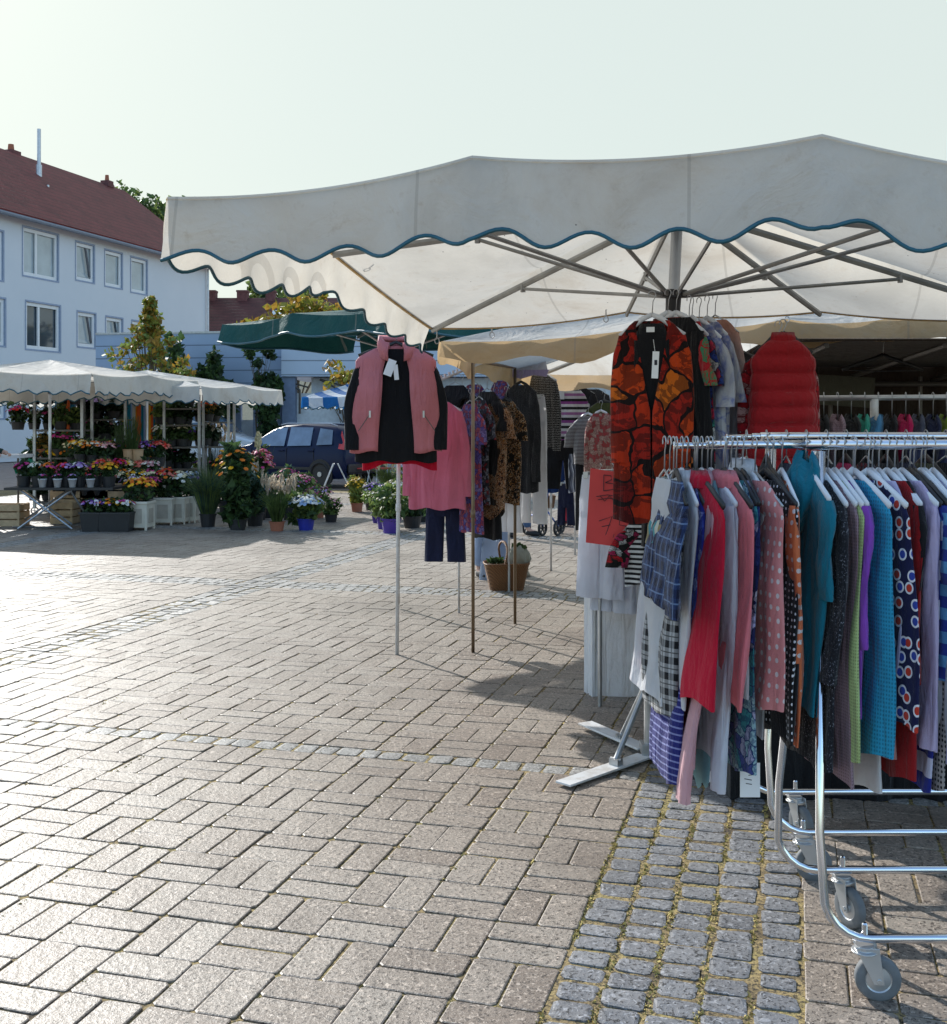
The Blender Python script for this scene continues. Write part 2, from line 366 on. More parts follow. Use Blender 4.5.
for mbx,tl,nm,mt in((bricks,tones,'paving',M['brick']),(cob,ctones,'cobble_strip',M['cobble']),(cob2,c2tones,'pale_cobble_bands',M['cobble_pale'])):
    o=structure(mbx.build(nm,mt)); at=o.data.attributes.new('tone','FLOAT','POINT'); at.data.foreach_set('value',tl)
# moss and dry grass tufts growing in the joints
mb=MB()
for _ in range(9000):
    if random.random()<.6: a=rnd(-.7,.1); bb=rnd(1.5,8); a=-.655+.134*random.randrange(0,6)+rnd(-.012,.012)
    else: a=-.655-.2575*random.randrange(0,14)+rnd(-.008,.008); bb=rnd(1.8,7)
    c=UV(a,bb,.0)
    if not vis(c): continue
    if noise.noise(c*1.3)<-.05: continue
    s=rnd(.003,.007); mb.leaves(c,(s,s,.004),3,s*1.2)
mo=mb.build('joint_moss',plain('moss',(.42,.33,.11),.9,0,.45,30)); mo['kind']='stuff'; tag(mo,'dry yellow green moss growing in the joints between the cobbles','moss')
# ------------------------------------------------------------------ market umbrellas
def part(mb,name,mat,root,**k):
    l=root.location; return mb.build(name,mat,root,loc=(-l.x,-l.y,-l.z),**k)
def smooth(t): t=max(0,min(1,t)); return t*t*(3-2*t)
def umbrella(label,group,name,corners,sup,apex,polebase,mats,vh=.27,wl=.3,amp=.030,sag=.05,detail=1,hub_drop=.40,base=True,pole_r=.026,phase=.28,frame=None,struts=True,gather=0.0,pole=True,cat='market umbrella',piping=True,skip=(),taper={}):
    """corners FL,FR,BR,BL; sup: dict side->list of interior support points; world coordinates"""
    root=empty(name,polebase,0,label,cat,group)
    frame=frame or M['steel']
    sides=[]; 
    for i in range(4):
        a=Vector(corners[i]); b=Vector(corners[(i+1)%4]); sides.append([a]+[Vector(p) for p in sup.get(i,[])]+[b])
    roof=MB(); val=MB(); pipe=MB(); nr=8*detail if detail<2 else 12; cen=Vector(apex)
    for si,pts in enumerate(sides):
        edge=[]; acc=0; dirv=(pts[-1]-pts[0]).normalized(); outv=Vector((dirv.y,-dirv.x,0))
        if outv.dot(pts[0]-cen)<0: outv=-outv
        for i in range(len(pts)-1):
            a,b=pts[i],pts[i+1]; ln=(b-a).length; ns=max(4,int(ln/.022)) if detail>1 else max(4,int(ln/.08))
            for k in range(ns+(1 if i==len(pts)-2 else 0)):
                s=k/ns; p=a.lerp(b,s); p.z-=.035*4*s*(1-s); p-=outv*.035*4*s*(1-s); edge.append((p,s,acc+s*ln))
            acc+=ln
        rows=[]
        for r in range(nr+1):
            q=r/nr; row=[]
            for p,s,_ in edge:
                v=cen.lerp(p,q); v.z-=sag*sin(PI*s)*sin(PI*min(1,q*1.0)); v.z+=.008*noise.noise(v*3.1)*(1 if 0<r<nr else 0); row.append(v)
            rows.append(row)
        roof.grid(rows)
        vr=[]; nvr=6
        for r in range(nvr+1):
            q=r/nvr; row=[]
            for p,s,al in edge:
                h=vh+amp*cos(2*PI*(al-phase)/wl); h*=(1-gather*.35*(1+sin(al*5))*.5)*(taper[si](al) if si in taper else 1)
                w=.018*q*sin(al*2*PI/wl*1.0+1.3)+.02*q*noise.noise(Vector((al*2.2,si*7,q)))
                row.append(p+outv*(.012+.03*q+w+(.02*gather*sin(al*21)))+Vector((0,0,-h*q)))
            vr.append(row)
        if si not in skip: val.grid(vr)
        if piping and si not in skip: pipe.tube([v for v in vr[-1]],.0075 if detail>1 else .010,6)
        seam=MB(); seam.tube([p+outv*.004+Vector((0,0,.004)) for p,_,_ in edge],.011,6)
        if detail>1: part(seam,'edge_tape',M['gold_wood'] if si in(1,2,3) else mats[1],root)
    part(roof,'roof',mats[0],root,smooth=True); part(val,'valance',mats[1],root,smooth=True)
    if piping: part(pipe,'piping',M['piping'],root,smooth=True)
    top=cen+Vector((0,0,-.07)); base_=Vector(polebase)
    if pole:
        pm=MB(); pm.tube([base_+Vector((0,0,.02)),top],pole_r,14); part(pm,'pole',M['alu'],root,smooth=True)
        h=MB(); ax=(top-base_).normalized()
        for dz,r1 in((0,.062),):
            h.tube([top-ax*.075,top-ax*.03,top-ax*.028,top+ax*.012],[.035,.036,r1,r1],16)
        part(h,'top_hub',M['black_plastic'],root,smooth=False)
        low=top-ax*hub_drop
        h=MB(); h.tube([low-ax*.075,low-ax*.01,low-ax*.008,low+ax*.028],[.034,.036,.062,.062],16); part(h,'sliding_hub',M['black_plastic'],root)
    allp=[p for pts in sides for p in pts[:-1]]
    for p in allp:
        e=p+Vector((0,0,-.018)); e=top.lerp(e,.992); st=top+(e-top).normalized()*.05
        rb=MB(); rb.tube([st,e],.011,6,flat=1.6); ro=part(rb,'rib',frame,root)
        if struts:
            md=top.lerp(e,.56)+Vector((0,0,-.02)); lo=low+(Vector((e.x,e.y,low.z))-low).normalized()*.05
            sb=MB(); sb.tube([lo,md],.0098,6); sb.tube([md+Vector((0,0,-.018)),md+Vector((0,0,.03))],.014,6)
            part(sb,'strut',frame,root)
    return root,top,sides
def onl(a,b,t,h):
    v=Vector(a).lerp(Vector(b),t); v.z=h; return v
FL=Vector((-1.165,4.35,2.44)); FR=FL+U*3.63; FR.z=2.27; BL=Vector((-.262,7.0,2.165)); BR=FR+V*2.85; BR.z=2.15
F1=onl(FL,FR,.333,2.52); F2=onl(FL,FR,.658,2.515); B2=onl(BL,BR,.345,2.235); B1=onl(BL,BR,.66,2.21)
ML=onl(FL,BL,.5,2.44); MR=onl(FR,BR,.5,2.33)
u1,hub1,_=umbrella('large cream canopy with teal scalloped trim over the clothes racks, nearest in view',None,'market_umbrella',[FL,FR,BR,BL],{0:[F1,F2],1:[MR],2:[B1,B2],3:[ML]},(.935,5.2,2.64),(.84,5.38,.02),[M['canvas'],M['canvas']],detail=2,frame=M['dark_alu'],skip=(2,),taper={0:lambda a:.80+.2*smooth(a/1.4),3:lambda a:.50+.30*smooth(a/2.2)})
# hooks under the back seam
for i,(x,y) in enumerate([(606,314),(662,316),(787,314),(883,318),(437,336),(365,262),(492,330)]):
    p=P(x,y,6.6 if i<4 else 6.9 if i!=5 else 5.9); mb=MB(); mb.tube([p+Vector((.014*cos(a),0,.018*sin(a)-.03)) for a in [k*2*PI/10 for k in range(11)]],.003,5); mb.tube([p+Vector((0,0,-.015)),p+Vector((0,0,.03))],.004,5)
    part(mb,'snap_hook',M['steel'],u1)
# umbrella foot: cross of flat steel bars with braces
st=empty('umbrella_stand',(.84,5.38,0),0,'grey steel cross foot with braces holding the large canopy pole','umbrella stand')
pb=Vector((.84,5.38,0))
for k,e in enumerate([G(563,789),G(585,729)]):
    for sgn in(1,-1):
        d=(e-pb); ln=d.length; d.normalize(); a=pb+d*(.03*sgn if sgn<0 else .03); 
        end=pb+d*ln*sgn; mb=MB(); c=(pb+d*sgn*.05+end)/2; c.z=.022+.011*k
        mb.box(c,(ln-.05,.085,.010),(0,0,math.atan2(d.y,d.x))); part(mb,'foot_bar',M['white_metal'],st,bevel=.002)
        if sgn==1:
            mb=MB(); f=pb+d*ln*.42+Vector((0,0,.05)); t_=pb+Vector((0,0,.36)); mb.tube([f,t_+d*.03],.013,8); mb.box(f-Vector((0,0,.012)),(.04,.05,.035),(0,0,math.atan2(d.y,d.x))); mb.tube([f+Vector((-d.y*.03,d.x*.03,0)),f-Vector((-d.y*.03,d.x*.03,0))],.008,8); part(mb,'brace',M['steel'],st)
mb=MB(); mb.tube([pb+Vector((0,0,.02)),pb+Vector((0,0,.40))],.034,14); mb.box(pb+Vector((0,0,.05)),(.1,.1,.05)); part(mb,'socket',M['steel'],st,bevel=.003)
# second umbrella, beige front valance right behind the first
a=Vector((-.20,7.22,2.10)); b=a+U*4.2; b.z=2.13; c=b+V*2.8; c.z=1.97; d=a+V*2.8; d.z=2.0
umbrella('pale canopy with brownish beige wavy valance directly behind the large one',None,'market_umbrella',[a,b,c,d],{0:[onl(a,b,.33,2.175),onl(a,b,.5,2.19),onl(a,b,.66,2.20)],2:[onl(c,d,.5,2.04)]},(2.2,8.1,2.68),(2.25,8.1,.02),[M['canvas2'],M['beige']],vh=.14,amp=.03,wl=.62,gather=.5,piping=False)
# third, farther back
a=Vector((.6,10.3,2.25)); b=a+U*3.8; c=b+V*2.8; d=a+V*2.8
umbrella('far off white canopy at the back of the clothes stall',None,'market_umbrella',[a,b,c,d],{0:[onl(a,b,.5,2.25)]},(2.8,11.1,2.7),(2.8,11.1,.02),[M['canvas2'],M['canvas2']],vh=.2)
# green umbrella
dg=Vector((.70,-.714,0)); eg=Vector((.714,.70,0)); a=Vector((-2.2,10.0,2.44)); b=a+dg*2.5; b.z=2.42; c=b+eg*1.5; c.z=2.40; d=a+eg*1.5; d.z=2.42
umbrella('dark green canopy with drooping flap behind the pink vest',None,'market_umbrella',[a,b,c,d],{0:[onl(a,b,.42,2.47)],2:[onl(c,d,.5,2.42)]},(a+b+c+d)/4+Vector((.15,0,.14)),((a+b+c+d)/4)*1.0-Vector((-.15,0,2.40)),[M['greencanvas'],M['greencanvas']],vh=.17,amp=.03,wl=1.1,gather=.5,frame=M['alu'],hub_drop=.3,pole_r=.015)
# flower stall umbrellas
def simple_umb(label,c,w,dp,rz,h,rise,mats,group,vh=.24,cat='market umbrella',wl=.3,name='market_umbrella',vis_pole=True):
    u_=Vector((cos(rz),sin(rz),0)); v_=Vector((-sin(rz),cos(rz),0)); c=Vector(c)
    q=[c-u_*w/2-v_*dp/2,c+u_*w/2-v_*dp/2,c+u_*w/2+v_*dp/2,c-u_*w/2+v_*dp/2]
    for p in q: p.z=h
    return umbrella(label,group,name,q,{0:[onl(q[0],q[1],.5,h+.07)],1:[onl(q[1],q[2],.5,h+.04)],2:[onl(q[2],q[3],.5,h+.06)],3:[onl(q[3],q[0],.5,h+.04)]},(c.x,c.y,h+rise),(c.x,c.y,.02),mats,vh=vh,wl=wl,struts=True,pole_r=.024)
c1=Vector(((50-473.5)*18.3/F,18.3,0))
simple_umb('white scalloped canopy over the front of the flower stall',c1,3.6,3.0,-TH,2.27,.30,[M['canvas'],M['canvas']],None,vh=.27)
c2=Vector(((147-473.5)*20.3/F,20.3,0))
simple_umb('white canopy reaching right over the flower trolleys, nearest the parked van',c2,3.8,3.0,-TH,2.16,.33,[M['canvas2'],M['canvas2']],None,vh=.26)
c3=c1-U*1.6+V*3.4
simple_umb('sunlit white canopy behind the stall at the left edge',c3,3.4,2.8,-TH,2.15,.3,[M['canvas2'],M['canvas2']],None,vh=.26)
simple_umb('blue and white striped parasol behind the parked blue car',(-1.75,24.5,0),3.0,2.6,-.3,2.08,.55,[M['bluecanvas'],M['bluecanvas']],None,vh=.22)
# ------------------------------------------------------------------ garments
def smooth(t): t=max(0,min(1,t)); return t*t*(3-2*t)
HCOL={'white':M['white_plastic'],'black':M['black_plastic'],'wire':M['steel']}
def hanger(loc,yaw,kind,label,w=.19,drop=.10,group=None,thin=False):
    h=empty('clothes_hanger',loc,yaw,label,'hanger',group)
    mb=MB(); r=.016; pts=[Vector((r*cos(a),0,r*sin(a)-.004)) for a in [R(200-20*k) for k in range(12)]]
    pts=[Vector((-r*.98,0,-.012))]+pts+[Vector((0.004,0,-.034)),Vector((0,0,-drop+.02))]
    mb.tube(pts,.0022,5); mb.build('hook',M['steel'],h,smooth=True)
    mb=MB(); rr=.0035 if kind=='wire' else .006; 
    for s in(-1,1): mb.tube([Vector((0,0,-drop+.022)),Vector((s*.045,0,-drop+.002)),Vector((s*w*.6,0,-drop-.03)),Vector((s*w,0,-drop-.068))],[rr,rr*1.15,rr*1.1,rr],6,flat=1.9 if kind!='wire' else 1)
    mb.tube([Vector((-w,0,-drop-.068)),Vector((0,0,-drop-.074)),Vector((w,0,-drop-.068))],rr*.7,5)
    mb.build('shoulder_bar',HCOL[kind],h,smooth=True); return h
GSEED=[0]
def garment(loc,yaw,label,cat,mat,Ln=.65,hw=.205,hem=.21,th=.026,sleeve='long',sl=None,lean=0,neck=.075,drop=.105,fold=.010,name='blouse',gap=None,quilt=0,collar=False,hang='white',hlabel=None,group=None,lining=None,cuff=None,waist=0,point=0,button=False,slmat=None,sl_out=.03,hood=None,nofold=6,slw=.052,hgroup=None,sld=.020):
    GSEED[0]+=1; rs=random.Random(GSEED[0]*17); ph=rs.uniform(0,6); ph2=rs.uniform(0,6)
    g=empty(name,loc,yaw,label,cat,group); top=-drop; n=44; lv=[0,.02,.045,.07,.1,.15]; nl=18
    lv=[z for z in lv]+[.15+(Ln-.15)*(k+1)/nl for k in range(nl)]
    if quilt: lv=[Ln*k/64 for k in range(65)]
    def yoff(x,z): 
        q=max(0,z-.08)/max(Ln,.01)
        return lean*smooth(z/Ln*.9)*1.0+fold*min(1,q*1.6)*(sin(x*nofold*6.3+ph)+.6*sin(x*nofold*11+ph2+z*3))+.012*q*sin(z*7+ph2)
    rows=[]
    for z in lv:
        if z<.085: w=neck+(hw-neck)*(z/.085)**.8; d=.010+th*.5*(z/.085)
        else:
            q=(z-.085)/(Ln-.085); w=hw+(hem-hw)*smooth(q)-waist*sin(PI*q); d=th*(.55+.45*smooth(q*2.5))+.006*sin(q*9+ph)
        if quilt: d+= .030*abs(sin(PI*z/quilt))**.5; w+=.006*abs(sin(PI*z/quilt))
        row=[]
        for j in range(n):
            a=2*PI*j/n
            if gap:
                gw=gap(z)     # opening on the -y side
                a0=-PI/2+math.asin(min(.95,gw/max(w,.02))); a=a0+(2*PI-2*(a0+PI/2))*j/(n-1)
            x=w*math.copysign(abs(cos(a))**.9,cos(a)); y=d*math.copysign(abs(sin(a))**.8,sin(a))
            zz=z+ (z/Ln)**6*(.010*sin(x*30+ph)+point*(1-abs(x)/max(w,.01)))
            row.append(Vector((x,y+yoff(x,z),top-zz)))
        rows.append(row)
    mb=MB(); mb.grid(rows,closed=(gap is None))
    bo=mb.build('bodice',mat,g,smooth=True)
    if gap: 
        so=bo.modifiers.new('s','SOLIDIFY'); so.thickness=.008; so.offset=1
    if sleeve:
        sl=sl or (Ln*.82 if sleeve=='long' else .22)
        for s in(-1,1):
            rows=[]; k=14; sp=rs.uniform(-1,1)
            for i in range(k+1):
                t=i/k; z=.065+sl*t; cx=s*(hw-.035+sl_out*smooth(t*1.8)+(.0 if sleeve=='long' else .045*t)); wd=(slw*(1-.25*t) if sleeve=='long' else slw*1.15); dd=sld+.004*sin(t*9+sp)
                if sleeve=='long' and t>.93 and cuff: wd*=1.08
                cy=yoff(cx*.9,z*.92)-.006+.012*t*sp+.006*sin(t*6+sp*3)
                rows.append([Vector((cx+wd*cos(2*PI*j/16)*(.55+.45*smooth(t*6)),cy+dd*sin(2*PI*j/16)+.004*sin(j*2+t*11+ph),top-z-.012*s*s*0)) for j in range(16)])
            mb=MB(); mb.grid(rows,closed=True); so=mb.build('sleeve',slmat or mat,g,smooth=True)
            if button and s==1:
                mb=MB(); zc=top-.065-sl+.03
                for q in(0,.03): mb.lathe([(.006,-.002),(.006,.002)],(s*(hw),-.035+lean*.8,zc+q),8,M=Matrix.Rotation(R(90),3,'X'))
                mb.build('cuff_buttons',M['white_plastic'],so)
    if collar:
        rows=[]
        for i,z in enumerate((.012,-.018,-.03,-.004,.02)):
            rr=neck*(.98 if i<3 else 1.12); rows.append([Vector((rr*cos(2*PI*j/20),(.02+.012*(i>2))*sin(2*PI*j/20)+yoff(0,0),top-z+ (0))) for j in range(20)])
        mb=MB(); mb.grid(rows,closed=True); mb.build('collar',slmat if collar=='alt' else mat,g,smooth=True)
    if hood:
        rows=[]; hs_=rs.uniform(.85,1.45)
        for i in range(9):
            t=i/8; rr=.10*hs_*sin(PI*(.12+.80*t)); rows.append([Vector((rr*cos(2*PI*j/18)*1.05,.045*sin(2*PI*j/18)*sin(PI*(.15+.7*t))-.04*t+.008*sin(j*3+i),top+.055-.22*t+.02*sin(j))) for j in range(18)])
        mb=MB(); mb.grid(rows,closed=True); ho=mb.build('hood',hood,g,smooth=True)
    if hang: hanger(loc,yaw,hang,hlabel or (hang if hang!='wire' else 'thin wire')+' hanger in the '+label,hw*.93,drop-.004,group=hgroup)
    return g
def trousers(loc,yaw,label,mat,Ln=.95,w=.2,leg=.085,hang=None,spread=.01,name='trousers',cat='trousers',drop=.04,lean=0,group=None):
    GSEED[0]+=1; ph=GSEED[0]*1.7
    g=empty(name,loc,yaw,label,cat,group); mb=MB(); rows=[]
    for z in(0,.02,.06,.14,.2,.24): 
        ww=w*(.86+.14*min(1,z/.14)); rows.append([Vector((ww*cos(2*PI*j/32),(.022+.02*z)*sin(2*PI*j/32)+.004*sin(j+ph),-drop-z)) for j in range(32)])
    mb.grid(rows,closed=True); mb.build('waist_panel',mat,g,smooth=True)
    for s in(-1,1):
        rows=[]
        for i in range(14):
            t=i/13; z=.20+(Ln-.20)*t; wd=(w*.5)*(1-t)+leg*t; cx=s*(w*.5+spread*t)
            rows.append([Vector((cx+wd*cos(2*PI*j/20),.024*sin(2*PI*j/20)*(1+.3*sin(t*8+s))+.008*t*sin(cx*40+j*1.2+ph)+lean*t,-drop-z)) for j in range(20)])
        mb=MB(); mb.grid(rows,closed=True); mb.build('trouser_leg',mat,g,smooth=True)
    mb=MB(); mb.tube([(-w*.8,0,-drop+.01),(w*.8,0,-drop+.01)],.005,6); mb.tube([(0,0,-drop+.01),(0,0,0),(.012,0,.014),(0,0,.026)],.0025,5)
    for s in(-1,1): mb.box((s*w*.6,0,-drop+.0),(.03,.05,.035))
    hh=empty('clip_hanger',loc,yaw,'clip hanger of the '+label,'hanger'); mb.build('clip_bar',M['steel'],hh)
    return g
# colours of cloth
red=(.45,.008,.02); crim=(.62,.008,.04)
FB=fabric
mats=dict(
 white=FB('plain',[(.84,.85,.88)],trans=.45), white2=FB('plain',[(.80,.82,.90)],trans=.45), palepink=FB('plain',[(.80,.50,.54)],trans=.42), aqua=FB('plain',[(.24,.50,.58)],trans=.35),
 coral=FB('plain',[(.76,.20,.23)]), pink=FB('plain',[(.62,.20,.22)]), crimson=FB('plain',[crim],trans=.3), red2=FB('plain',[(.40,.01,.012)]), black=FB('plain',[(.006,.006,.008)],trans=0), darkred=FB('plain',[(.35,.012,.015)]),
 lilac=FB('plain',[(.68,.58,.82)],trans=.35), lavender=FB('plain',[(.62,.60,.84)],trans=.35), purple=FB('plain',[(.30,.08,.55)],trans=.2), lime=FB('knit',[(.52,.66,.28)],trans=.2), turq=FB('knit',[(.03,.38,.62)],.8,trans=.2),
 duskpink=FB('knit',[(.42,.28,.33)],trans=.2), teal=FB('plain',[(.005,.17,.25)],trans=.1), navy=FB('plain',[(.012,.016,.05)],trans=0), peach=FB('plain',[(.70,.30,.18)],trans=.2),
 satinpink=FB('plain',[(.45,.20,.18)],rough=.5,trans=.15), steelblue=FB('plain',[(.06,.22,.42)],trans=.1), olivestripe=FB('vstripes',[(.30,.24,.10),(.05,.30,.35),(.6,.6,.5)],14), chiffon=FB('plain',[(.30,.52,.58)],trans=.5),
 navyplaid=FB('plaid',[(.02,.04,.12),(.005,.008,.03),(.16,.24,.40)],19,trans=.1), bwplaid=FB('plaid',[(.5,.5,.5),(.01,.01,.012),(.02,.02,.02)],22), navystripe=FB('stripes',[(.015,.018,.16),(.015,.018,.16),(.015,.018,.16),(.22,.24,.5)],52,trans=.1),
 coralstripe=FB('stripes',[(.62,.2,.15),(.62,.2,.15),(.62,.2,.15),(.7,.65,.65)],26), tealfloral=FB('floral',[(.02,.05,.16),(.06,.35,.38),(.35,.55,.6),(.08,.10,.35),(.45,.45,.65)],2.2), blueprint=FB('floral',[(.02,.03,.25),(.06,.10,.5),(.3,.35,.7),(.02,.03,.3)],3),
 navyfloral=FB('floral',[(.01,.015,.09),(.5,.5,.75),(.03,.05,.2),(.6,.6,.7),(.02,.03,.12)],1.6), pinkdots=FB('dots',[(.76,.30,.30),(.8,.76,.76)],28,trans=.25), blackstuds=FB('dots',[(.006,.006,.008),(.7,.7,.75)],52,trans=0), orangedots=FB('dots',[(.78,.20,.08),(.78,.7,.7)],30,trans=.25),
 tweed=FB('tweed',[(.008,.009,.013),(.02,.022,.03),(.30,.31,.36)],1,trans=0), gingham=FB('plaid',[(.7,.6,.7),(.35,.1,.35),(.7,.7,.8)],30), rings=FB('rings',[(.008,.010,.055),(.55,.04,.02),(.03,.06,.35)],21,trans=.05),
 bluestripe=FB('stripes',[(.03,.06,.38),(.03,.06,.38),(.14,.40,.72),(.14,.40,.72)],15,trans=.15), bluewhite=FB('stripes',[(.02,.03,.26),(.02,.03,.26),(.62,.62,.78),(.62,.62,.78)],9,trans=.2), leospot=FB('dots',[(.42,.38,.36),(.02,.02,.02),(.3,)],70),
 orange=FB('floral',[(.010,.003,.003),(.62,.06,.006),(.68,.15,.01),(.42,.018,.008),(.55,.035,.006),(.20,.008,.006)],.55,trans=.15), multicol=FB('floral',[(.01,.01,.02),(.5,.02,.06),(.05,.3,.25),(.6,.6,.6),(.03,.06,.3)],2), redgreen=FB('floral',[(.45,.01,.02),(.5,.02,.03),(.05,.25,.12),(.6,.5,.5),(.55,.05,.05)],1.3),
 tiedye=FB('tiedye',[(.62,.62,.66),(.60,.62,.68),(.22,.26,.55),(.6,.6,.66)],1,trans=.35), peachfade=FB('gradient',[(.50,.52,.60),(.62,.60,.60),(.60,.30,.22)],off=(-.7,-.15),trans=.3),
 redpuff=FB('plain',[(.36,.006,.012)],trans=.02,rough=.75), pinkvest=FB('plain',[(.60,.19,.21)],trans=.03,rough=.55), sweater=FB('plain',[(.68,.18,.27)],trans=.1), purplefloral=FB('floral',[(.04,.03,.14),(.12,.1,.4),(.35,.06,.08),(.25,.2,.45),(.5,.1,.1)],3), darkfloral=FB('floral',[(.01,.01,.015),(.10,.1,.14),(.02,.02,.03),(.25,.25,.3),(.3,.03,.04)],4),
 leopard=FB('leopard',[(.02,.012,.008),(.30,.10,.02),(.42,.36,.28),(.35,.14,.03),(.02,.012,.008)],.8), goldblack=FB('leopard',[(.008,.007,.006),(.01,.008,.006),(.012,.01,.008),(.5,.2,.03),(.4,.35,.28)],1.5), greyjacket=FB('tweed',[(.015,.016,.02),(.03,.03,.035),(.09,.09,.1)],1,trans=0),
 polka=FB('dots',[(.012,.012,.014),(.55,.55,.55),(.2,)],70,trans=0), polo=FB('stripes',[(.012,.012,.015),(.55,.52,.55),(.22,.05,.22),(.012,.012,.015),(.5,.48,.52),(.30,.12,.28),(.55,.55,.56)],5.5,trans=.05), pin=FB('vstripes',[(.05,.055,.08),(.16,.17,.22),(.5,.5,.55)],30), bwstripe=FB('stripes',[(.01,.01,.012),(.6,.6,.6)],38,trans=0), redblackfloral=FB('floral',[(.01,.01,.01),(.5,.01,.02),(.6,.6,.6),(.01,.01,.01),(.45,.02,.1)],2.6),
 olive=FB('plain',[(.06,.07,.02)],trans=.05), pinkfloral=FB('floral',[(.25,.12,.12),(.6,.35,.32),(.5,.06,.07),(.55,.4,.35)],2.5), bwzig=FB('stripes',[(.02,.02,.025),(.4,.4,.42)],80,trans=0), blue=FB('plain',[(.01,.04,.16)]), greynavy=FB('plain',[(.05,.055,.09)],trans=0), puffnavy=FB('plain',[(.012,.02,.07)],rough=.5,trans=0), mint=FB('plain',[(.05,.38,.28)]), magenta=FB('plain',[(.55,.01,.10)]), limeg=FB('plain',[(.18,.26,.03)]), khaki=FB('plain',[(.10,.10,.05)]), redfloral=FB('floral',[(.12,.005,.01),(.55,.02,.03),(.5,.3,.3),(.4,.01,.02)],2.4,trans=.05))
# ------------------------------------------------------------------ clothes racks
def rack(label,x0,x1,yf,yb,zbar,ext,wheels=True,yawc=0,bare=False):
    ym=(yf+yb)/2; r=empty('clothes_rack',(x0,ym,0),0,label,'clothes rack')
    zb=.168
    for y in(yf,yb):
        mb=MB(); s=(ym-y); top=Vector((x0+.04,ym-s*.12,zbar-.02)); pts=[top,Vector((x0-.02,y+s*.12,.45))]
        pts+=[Vector((x0-.02+.13*(1-cos(R(90)*k/6)),y,zb+.13*(1-sin(R(90)*k/6)))) for k in range(1,7)]
        pts+=[Vector((x1,y,zb))]; mb.tube(pts,.0125,12); part(mb,'frame_tube',M['chrome'],r,smooth=True)
        for xx in(x0+.095 if y==yf else x0+.19,):
            cs=MB(); 
            cs.lathe([(.008,0),(.008,.03),(.005,.034)],(xx,y,zb+.010),10); part(cs,'castor_nut',M['chrome'],r)
            ang=R(8 if y==yf else 68); dv=Vector((cos(ang),-sin(ang),0)); nv=Vector((sin(ang),cos(ang),0)); wc=Vector((xx,y,.062))+dv*.035
            w=MB(); Mw=Matrix((dv,nv,Vector((0,0,1)))).transposed(); Rm=Mw@Matrix.Rotation(R(90),3,'X')
            w.lathe([(.036,-.013),(.055,-.015),(.061,-.011),(.0625,0),(.061,.011),(.055,.015),(.036,.013)],wc,28,M=Rm,cap=False); wo=part(w,'castor_wheel',M['grey_rubber'],r,smooth=True)
            w=MB(); w.lathe([(.006,-.017),(.014,-.017),(.015,-.012),(.033,-.010),(.037,-.013),(.037,.013),(.033,.010),(.015,.012),(.014,.017),(.006,.017)],wc,24,M=Rm); w.build('hub',M['alu'],wo,loc=(0,0,0))
            f=MB()
            for sg in(-1,1):
                c=wc+nv*sg*.021; top_=Vector((xx,y,zb-.018))+nv*sg*.018
                f.add([c+dv*.014-Vector((0,0,.01)),c-dv*.014-Vector((0,0,.01)),top_-dv*.028,top_+dv*.036]+[q+nv*sg*.003 for q in(c+dv*.014-Vector((0,0,.01)),c-dv*.014-Vector((0,0,.01)),top_-dv*.028,top_+dv*.036)],[(0,1,2,3),(7,6,5,4),(0,4,5,1),(1,5,6,2),(2,6,7,3),(3,7,4,0)])
            f.lathe([(.0,0),(.036,0),(.036,.004),(.026,.007),(.026,.018)],(xx,y,zb-.035),18); f.tube([wc-nv*.027,wc+nv*.027],.007,10)
            part(f,'castor_fork',M['alu'],r,bevel=.001)
    mb=MB(); mb.tube([(x0+.0,ym,zbar),(x1,ym,zbar)],.0155,14); part(mb,'top_rail',M['chrome'],r,smooth=True)
    mb=MB(); mb.tube([(ext,ym,zbar-.004),(ext+.02,ym,zbar-.003),(x0+.02,ym,zbar)],.0095,12); mb.tube([(ext-.006,ym,zbar-.004),(ext,ym,zbar-.004)],.014,10); part(mb,'rail_extension',M['chrome'],r,smooth=True)
    mb=MB(); mb.tube([(ext+.09,ym,zbar-.0005),(x0+.01,ym,zbar)],.0125,12); part(mb,'rail_sleeve',M['chrome'],r,smooth=True)
    return r
rack('chrome rolling rack nearest the camera, packed with colourful summer tops',.985,2.5,3.14,3.62,1.527,.60)
rack('chrome rolling rack standing directly behind the nearest one',1.05,2.7,3.95,4.38,1.54,.93)
ZN=3.18
def rk(xt,xb,yb,label,cat,mat,**k):
    X=(xt-473.5)/F*ZN; Xb=(xb-473.5)/F*ZN; z=EYE-(yb-420)*ZN/F; zb=1.527
    k.setdefault('fold',.007); k.setdefault('th',.017); k.setdefault('sld',.013); k.setdefault('sl_out',.012)
    d=k.get('drop',.115); k['drop']=d; Ln=zb-d-z
    yaw=R(-84+k.pop('yaw',rnd(-4,4)))
    return garment((X,3.38+k.pop('dy',0),zb+.012),yaw,label,cat,mats[mat],Ln=Ln,lean=(Xb-X)*(1.0 if Xb<X else .6),**k)
wr=dict(hang='wire')
rk(680,660,716,'white sleeveless tunic at the far left end of the nearest rack','tunic','white',sleeve=None,hw=.12,hem=.16,dy=.06,**wr)
rk(688,676,560,'olive and teal striped top beside the white tunic','top','olivestripe',sleeve=None,hw=.10,hem=.10,dy=.10,**wr)
rk(686,664,731,'black and white checked shirt with its hem showing under the white tunic','shirt','bwplaid',sleeve=None,hem=.15,hw=.12,th=.012,**wr)
rk(686,662,612,'navy tartan shirt with wide short sleeves','shirt','navyplaid',sleeve='short',sl=.30,hw=.155,hem=.14,slw=.06,sl_out=.04,dy=-.05,yaw=-5,hang='black')
